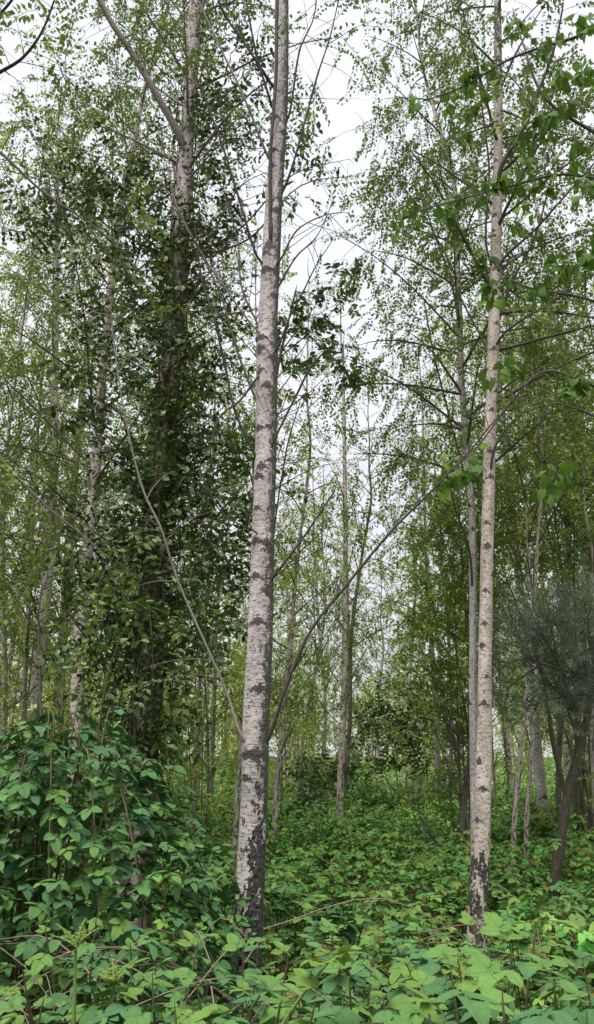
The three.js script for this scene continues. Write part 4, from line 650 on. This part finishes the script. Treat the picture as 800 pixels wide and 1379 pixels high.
// --- birch limb that hangs into the view from a tree beside the viewer ---
R = mulberry(411);
{
  const o = [2.25, 0, -2.15], t = thing('birch_tree', 'birch whose leafy limbs with large fresh leaves hang in from outside the view', 'tree', null, o);
  const tr = samplePath([[0, -.05, 0, .1], [.05, 2, .05, .08], [0, 4, 0, .065], [-.1, 7, 0, .04], [0, 9, 0, .01]], 60);
  part('trunk', stemGeo(tr, 20, { vLen: 3 }), M.birch, t);
  const leafG = [0, 1, 2, 3].map(() => { const b = new Buf(); stem(b, [[0, 0, 0, .0007], [0, .003, .008, .0007], [0, .002, .016, .0006]], 3, { col: [.5, .5, .4], tip: false }); blade(b, aim(V(0, .002, .016), V(0, 0, 1)), { L: .052, W: .40, rows: 9, cols: 4, teeth: .07, fold: rr(.1, .35), droop: rr(.05, .35), shape: 'rhomb' }); return b.geo(); });
  const mats = [[.17, .31, .04], [.14, .265, .04], [.21, .36, .045]].map(c => leafMat(c, .55, .65, true, .2));
  const limbs = P.overLimbs.map(l => { const st = at(tr, clamp((l[0][1] - .3) / 9)); return samplePath([[st[0], st[1], st[2], .013], ...toLocal(l, o)], 40); });
  limbs.forEach((sp, k) => part('branch', stemGeo(sp, 7, { vLen: .5, wob: (a, h) => .12 * noise(h * 12, a, k) }), M.twigDark, t));
  const hangLeaf = (e, n) => { for (let j = 0; j < n; j++) { const d = V(rr(-1, 1), rr(-1.3, -.1), rr(-.7, 1)), m = part('leaf', pick(leafG), pick(mats), t); m.applyMatrix4(aim(V(e[0], e[1], e[2]).add(jit(.025)), d, rr(.75, 1.2), rr(-1.3, 1.3))); } };
  P.overhang.forEach((p, k) => {
    const c = [p[0] - o[0], p[1], p[2] - o[2]]; let best, bd = 1e9;
    for (const sp of limbs) for (const e of sp) { const d = Math.hypot(e[0] - c[0] - .1, e[1] - c[1] - .06, e[2] - c[2]); if (d < bd) { bd = d; best = e; } }
    const sp = samplePath([[best[0], best[1], best[2], .0022], [mix(best[0], c[0], .5), mix(best[1], c[1], .5) + .03, mix(best[2], c[2], .5), .0017], [c[0], c[1], c[2], .001], [c[0] - .03, c[1] - .05, c[2] + rr(-.03, .03), .0007]], 14);
    part('twig', stemGeo(sp, 5, { vLen: .5 }), M.twigDark, t);
    for (let j = 0; j < 19; j++) hangLeaf(at(sp, mix(.2, 1, (j + R()) / 19)), 1);
  });
}
// --- dark bare limbs that reach in from a tree just outside the view ---
R = mulberry(421);
{
  const o = [-2.9, 0, -3.4], t = thing('birch_tree', 'birch outside the view with two thin dark limbs reaching over the climber', 'tree', null, o), lv = [];
  const tr = samplePath([[0, -.05, 0, .09], [.05, 3, 0, .075], [0, 6, 0, .05], [.1, 9.5, 0, .01]], 40);
  part('trunk', stemGeo(tr, 16, { vLen: 3 }), M.birchDull, t);
  P.cornerLimbs.forEach(l => {
    const st = at(tr, clamp((l[0][1] - .8) / 9.5)), sp = samplePath([[st[0], st[1], st[2], .016], ...toLocal(l, o)], 36), br = part('branch', stemGeo(sp, 7, { vLen: .5 }), M.twigDark, t), tw = new Buf();
    furnish(sp, { perM: 5, len: [.2, .6], r: .0028, droop: .2, hang: .4, from: .35, twigs: tw, leaves: lv, leafPerM: 4, cols: BIRCH, keep: .5 }); part('twigs', tw.geo(), M.twigDark, br, { kind: 'stuff' });
  });
  crown(lv, spraysNear, fineLeaf, t);
}

// ---------- brambles ----------
R = mulberry(501);
const leafOn = (parent, p, dir, size, mats = brambleMats, gs = fineBramble) => { const m = part('leaf', pick(gs), gs !== fineBramble && R() < .025 ? pick(deadMats) : pick(mats), parent); m.applyMatrix4(aim(p, dir, size, rr(-.22, .22))); return m; };
const limeMat = leafMat([.32, .46, .07], .45, .6, true, .3);
const caneMat = mkWood([.045, .038, .016], [.15, .14, .05], 12);
function bramblePlant(label, tip, h, { canes = 2, leaves = 9, size = .075, group = 'bramble plants in front' } = {}) {
  const bx = tip[0] + rr(-.2, .2), bz = tip[2] + rr(-.25, .1), t = thing('bramble_plant', label, 'bramble', group, [bx, 0, bz]);
  for (let c = 0; c < canes; c++) {
    const e = c ? [tip[0] - bx + rr(-.22, .22), h - rr(.06, .25), tip[2] - bz + rr(-.2, .15)] : [tip[0] - bx, h, tip[2] - bz];
    const sp = samplePath([[rr(-.05, .05), -.05, rr(-.05, .05), .0042], [e[0] * .3 + rr(-.05, .05), h * .45, e[2] * .3, .0038], [e[0] * .75, h * .85, e[2] * .75, .003], [e[0], e[1], e[2], .0018]], 26);
    part('cane', stemGeo(sp, 7, { vLen: .4 }), caneMat, t);
    for (let k = 0; k < leaves; k++) {
      const q = mix(.45, 1, k / (leaves - 1)), p = at(sp, q), young = q > .93;
      leafOn(t, V(p[0], p[1], p[2]), dirOf(k * 2.4 + c * 1.3 + rr(-.4, .4), young ? rr(.1, .7) : rr(-.45, .2)), size * rr(.8, 1.2) * (young ? .6 : 1), young ? [brambleMats[3], brambleMats[5]] : brambleMats, -tip[2] > 2.5 ? midBramble : fineBramble);
    }
  }
}
const frontWord = p => { const a = p[0] / -p[2]; return a < -.2 ? 'small leaved bramble shoot growing among the dry canes and bracken' : a < -.03 ? 'bramble shoot with broad leaves in front of the white birch foot' : a < .14 ? 'bramble shoot with broad leaves between the two birch trunks' : 'tall bramble shoot with broad pleated leaves before the slim pinkish birch'; };
P.tips.forEach((p, k) => bramblePlant(frontWord(p), p, p[1], { canes: p[2] > -1.8 ? 3 : 3, leaves: p[2] > -1.8 ? 8 : 9, size: p[0] / -p[2] > .14 && p[2] > -2 ? rr(.06, .076) : p[2] > -1.8 ? rr(.05, .064) : p[0] < -.5 ? rr(.042, .054) : rr(.048, .062) }));
const topH = (x, z) => { const d = -z, a = x / d, cap = a > -.13 && a < -.01 && d < 4.1 ? 1.5 - .24 * d : a > .17 && a < .27 && d < 5.3 ? 1.5 - .17 * d : 9; return Math.min(cap, (.70 + .30 * noise(x * .45, 1, z * .45) + .14 * noise(x * 1.4, 4, z * 1.4) + .25 * sstep(3, 1.5, d)) * (1 - .35 * Math.exp(-((x + .22) ** 2 + (z + 3.8) ** 2) * 4) - .4 * Math.exp(-((x - 1.2) ** 2 + (z + 4.9) ** 2) * 3))); };
for (let k = 0, n = 0; k < 400 && n < 52; k++) {
  const z = -rr(2.4, 5.8), x = rr(-.46, .46) * -z; if (x < -.28 && z > -4.6 && x / -z < -.05) continue;
  if (Math.hypot(x + .22, z + 4) < .25 || Math.hypot(x - 1.2, z + 5.2) < .3) continue;
  n++; bramblePlant(x / -z < -.02 ? 'leafy bramble in the thicket beside the white birch trunk' : x / -z < .17 ? 'leafy bramble in the open thicket between the two birches' : 'leafy bramble in the thicket around the slim pinkish birch', [x, 0, z], topH(x, z) * rr(1.0, 1.2), { canes: 3, leaves: 10, size: rr(.05, .068), group: 'bramble plants around the trunks' });
}
{ // lime spray of fresh leaves in front of the climber
  const o = [-1.02, 0, -4.35], t = thing('bramble_plant', 'fresh lime green bramble spray arching in front of the climber', 'bramble', null, o);
  const sp = samplePath([[-.1, -.05, 0, .006], [-.12, 1.2, .02, .0055], [-.05, 2.1, .05, .004], [.12, 2.42, .1, .003], [.28, 2.25, .14, .0015]], 34);
  part('cane', stemGeo(sp, 6, { vLen: .4 }), caneMat, t);
  for (let k = 0; k < 22; k++) { const p = at(sp, mix(.5, 1, k / 21)); leafOn(t, V(p[0], p[1], p[2]), dirOf(k * 2.4, rr(-.1, .4)), rr(.05, .07), [brambleMats[5], brambleMats[3]], midBramble); }
}
// the mound that the brambles have made at the climber's foot
R = mulberry(511);
{
  const o = [-1.14, 0, -3.65], t = thing('bramble_mound', 'tall dark mound of brambles heaped against the climber clad trunk', 'bramble', null, o), lists = [[], [], [], []], inner = [];
  const hAt = (x, z) => 1.72 * Math.pow(Math.max(0, 1 - (x * x) / .92 - (z * z) / .75), .42) * (1 + .1 * noise(x * 2, 3, z * 2));
  let n = 0;
  for (let c = 0; c < 36; c++) {
    const az = rr(0, 6.28), r0 = rr(0, .35), r1 = rr(.45, .95), x0 = Math.cos(az) * r0, z0 = Math.sin(az) * r0, x1 = Math.cos(az + rr(-.5, .5)) * r1, z1 = Math.sin(az + rr(-.5, .5)) * r1 * .85, hm = hAt(mix(x0, x1, .45), mix(z0, z1, .45)) * rr(.9, 1.06);
    const he = Math.max(.25, hAt(x1 * .9, z1 * .9) * rr(.6, .95));
    const sp = samplePath([[x0, -.05, z0, .006], [mix(x0, x1, .15), hm * .6, mix(z0, z1, .15), .0055], [mix(x0, x1, .5), hm, mix(z0, z1, .5), .0045], [x1, he, z1, .0025]], 26);
    part('cane', stemGeo(sp, 6, { vLen: .4 }), caneMat, t);
    for (let k = 0; k < 16; k++) {
      const q = mix(.32, 1, k / 15), p = at(sp, q), out = Math.atan2(p[2], p[0]), front = p[2] > -.1, young = q > .92;
      const d = dirOf(out + rr(-1.1, 1.1), rr(-.7, .2)), size = rr(.045, .072) * (young ? .65 : 1), v = V(p[0], p[1], p[2]);
      if (front && n < 296 && R() < .8) { n++; leafOn(t, v, d, size, young ? [brambleMats[3], brambleMats[5]] : brambleMats.slice(0, 5), midBramble); }
      else lists[k % 4].push({ m: aim(v, d, size, rr(-.35, .35)), c: tint(pick(BR.slice(0, 5)), .2) });
    }
  }
  for (let k = 0; k < 4200; k++) {      // leaves of the shell
    const x = rr(-.95, .95), z = rr(-.5, .85), h = hAt(x, z); if (h < .15) continue;
    const y = h * Math.pow(R(), .45); if (noise((x + 3) * 3, y * 3, z * 3) < -.2) continue;
    const q = Math.sqrt(Math.max(0, 1 - Math.pow(y / 1.75, 2.2)));
    lists[k % 4].push({ m: aim(V(x * mix(1, 1.05, R()), y, z), dirOf(Math.atan2(z, x) + rr(-1, 1), rr(-.75, .15)), rr(.04, .068), rr(-.4, .4)), c: tint(pick(BR.slice(0, 5)), .2) });
  }
  lists.forEach((l, k) => scatter('foliage', coarseBramble[k], stuffLeaf, l, t));
}
// uncountable undergrowth
R = mulberry(521);
{
  const g = new THREE.Group(); g.name = 'bramble_undergrowth'; g.userData = { kind: 'stuff', label: 'light green bramble undergrowth covering the whole woodland floor', category: 'undergrowth' }; scene.add(g);
  const lists = caneGeos.map(() => []);
  const put = (x, z, s) => { const w = noise(x * .8, 7, z * .8); if (w < -.55) return; const h = topH(x, z) * s / .78; lists[Math.floor(R() * 8)].push({ m: new THREE.Matrix4().compose(V(x, groundY(x, z) - .02, z), new THREE.Quaternion().setFromEuler(new THREE.Euler(rr(-.15, .15), rr(0, 6.28), rr(-.15, .15))), V(s, h, s)), c: tint([1, 1, 1], .14) }); };
  for (let k = 0; k < 10500; k++) { const z = -Math.sqrt(rr(1.7 * 1.7, 20 * 20)), x = rr(-1, 1) * (.5 * -z + 1.6); if (z > -4.3 && x < -.3 && R() < .7) continue; put(x, z, rr(.8, 1.15)); }
  for (let k = 0; k < 7000; k++) { const z = -rr(18, 75), x = rr(-.62, .62) * -z; put(x, z, rr(1, 1.5)); }
  for (let k = 0; k < 250; k++) put(rr(-1.5, 1.5), rr(-1.9, -1.2), rr(.7, .95));
  lists.forEach((l, k) => scatter('foliage', caneGeos[k], stuffLeaf, l, g));
}
// dry canes and twigs tangled low in front
R = mulberry(531);
{
  const b = new Buf();
  for (let k = 0; k < 300; k++) {
    const mound = k < 260, x = mound ? rr(-1.6, -.1) : rr(-.6, 1.8), z = mound ? rr(-3.3, -1.6) : rr(-5, -1.6), L = rr(.3, 1.0), a = rr(0, 6.28), h = mound ? rr(.2, .95) : rr(.15, .7), up = rr(-.3, .5);
    stem(b, samplePath([[x, h - up * .4, z, .0027], [x + Math.cos(a) * L * .5, h + rr(0, .15), z + Math.sin(a) * L * .5, .0023], [x + Math.cos(a) * L, h + up * .3 - .1, z + Math.sin(a) * L, .0015]], 8), 4, { vLen: .4 });
  }
  part('dead_cane_tangle', b.geo(), M.deadCane, scene, { kind: 'stuff', label: 'tangle of dry brown canes low among the front brambles', category: 'twigs' });
}
// three juicy shoots that stand up in front
R = mulberry(541);
P.stalks.forEach((l, k) => {
  const fern = k < 2, e = l[l.length - 1], o = [l[0][0], 0, l[0][2]];
  const t = thing(fern ? 'bracken_shoot' : 'bramble_shoot', ['tall green bracken stalk with an unfurling top among the dry canes', 'shorter green bracken stalk with pale curled tips', 'thick green bramble shoot with a yellow green leafy tip'][k], fern ? 'fern' : 'bramble', null, o);
  const sp = samplePath([[0, -.05, 0, l[0][3] * 1.1], ...toLocal(l, o)], 30);
  part('stalk', stemGeo(sp, 10, { vLen: .5 }), M.greenStalk, t);
  const tip = V(e[0] - o[0], e[1], e[2] - o[2]);
  if (!fern) { for (let j = 0; j < 8; j++) leafOn(t, tip.clone().add(jit(.008)), dirOf(j * 2.4, rr(-.15, .75)), rr(.02, .036), [limeMat]); return; }
  for (let j = 0; j < 5; j++) {
    const d = dirOf(j * 2.4 + k, rr(.3, 1)), fr = samplePath([[tip.x, tip.y, tip.z, .0022], [tip.x + d.x * .035, tip.y + d.y * .04, tip.z + d.z * .035, .0018], [tip.x + d.x * .085, tip.y + d.y * .055 + .01, tip.z + d.z * .085, .0008]], 14), b = new Buf();
    stem(b, fr, 5, { col: [.3, .4, .1] });
    for (let q = 1; q < 14; q++) for (const sd of [-1, 1]) { const p = fr[q], len = .024 * (1 - q / 16); for (let w = 0; w < 3; w++) blade(b, aim(V(p[0], p[1], p[2]).addScaledVector(V(-d.z * sd, .2, d.x * sd), len * .3 * w), V(-d.z * sd + d.x * .5, rr(0, .6), d.x * sd + d.z * .5), 1, rr(-.4, .4)), { L: len * .55, W: .3, rows: 2, cols: 2, shape: 'ellipse', col: tint([.3, .42, .10], .15) }); }
    part('frond', b.geo(), fineLeaf, t);
  }
});
renderer.render(scene, camera);
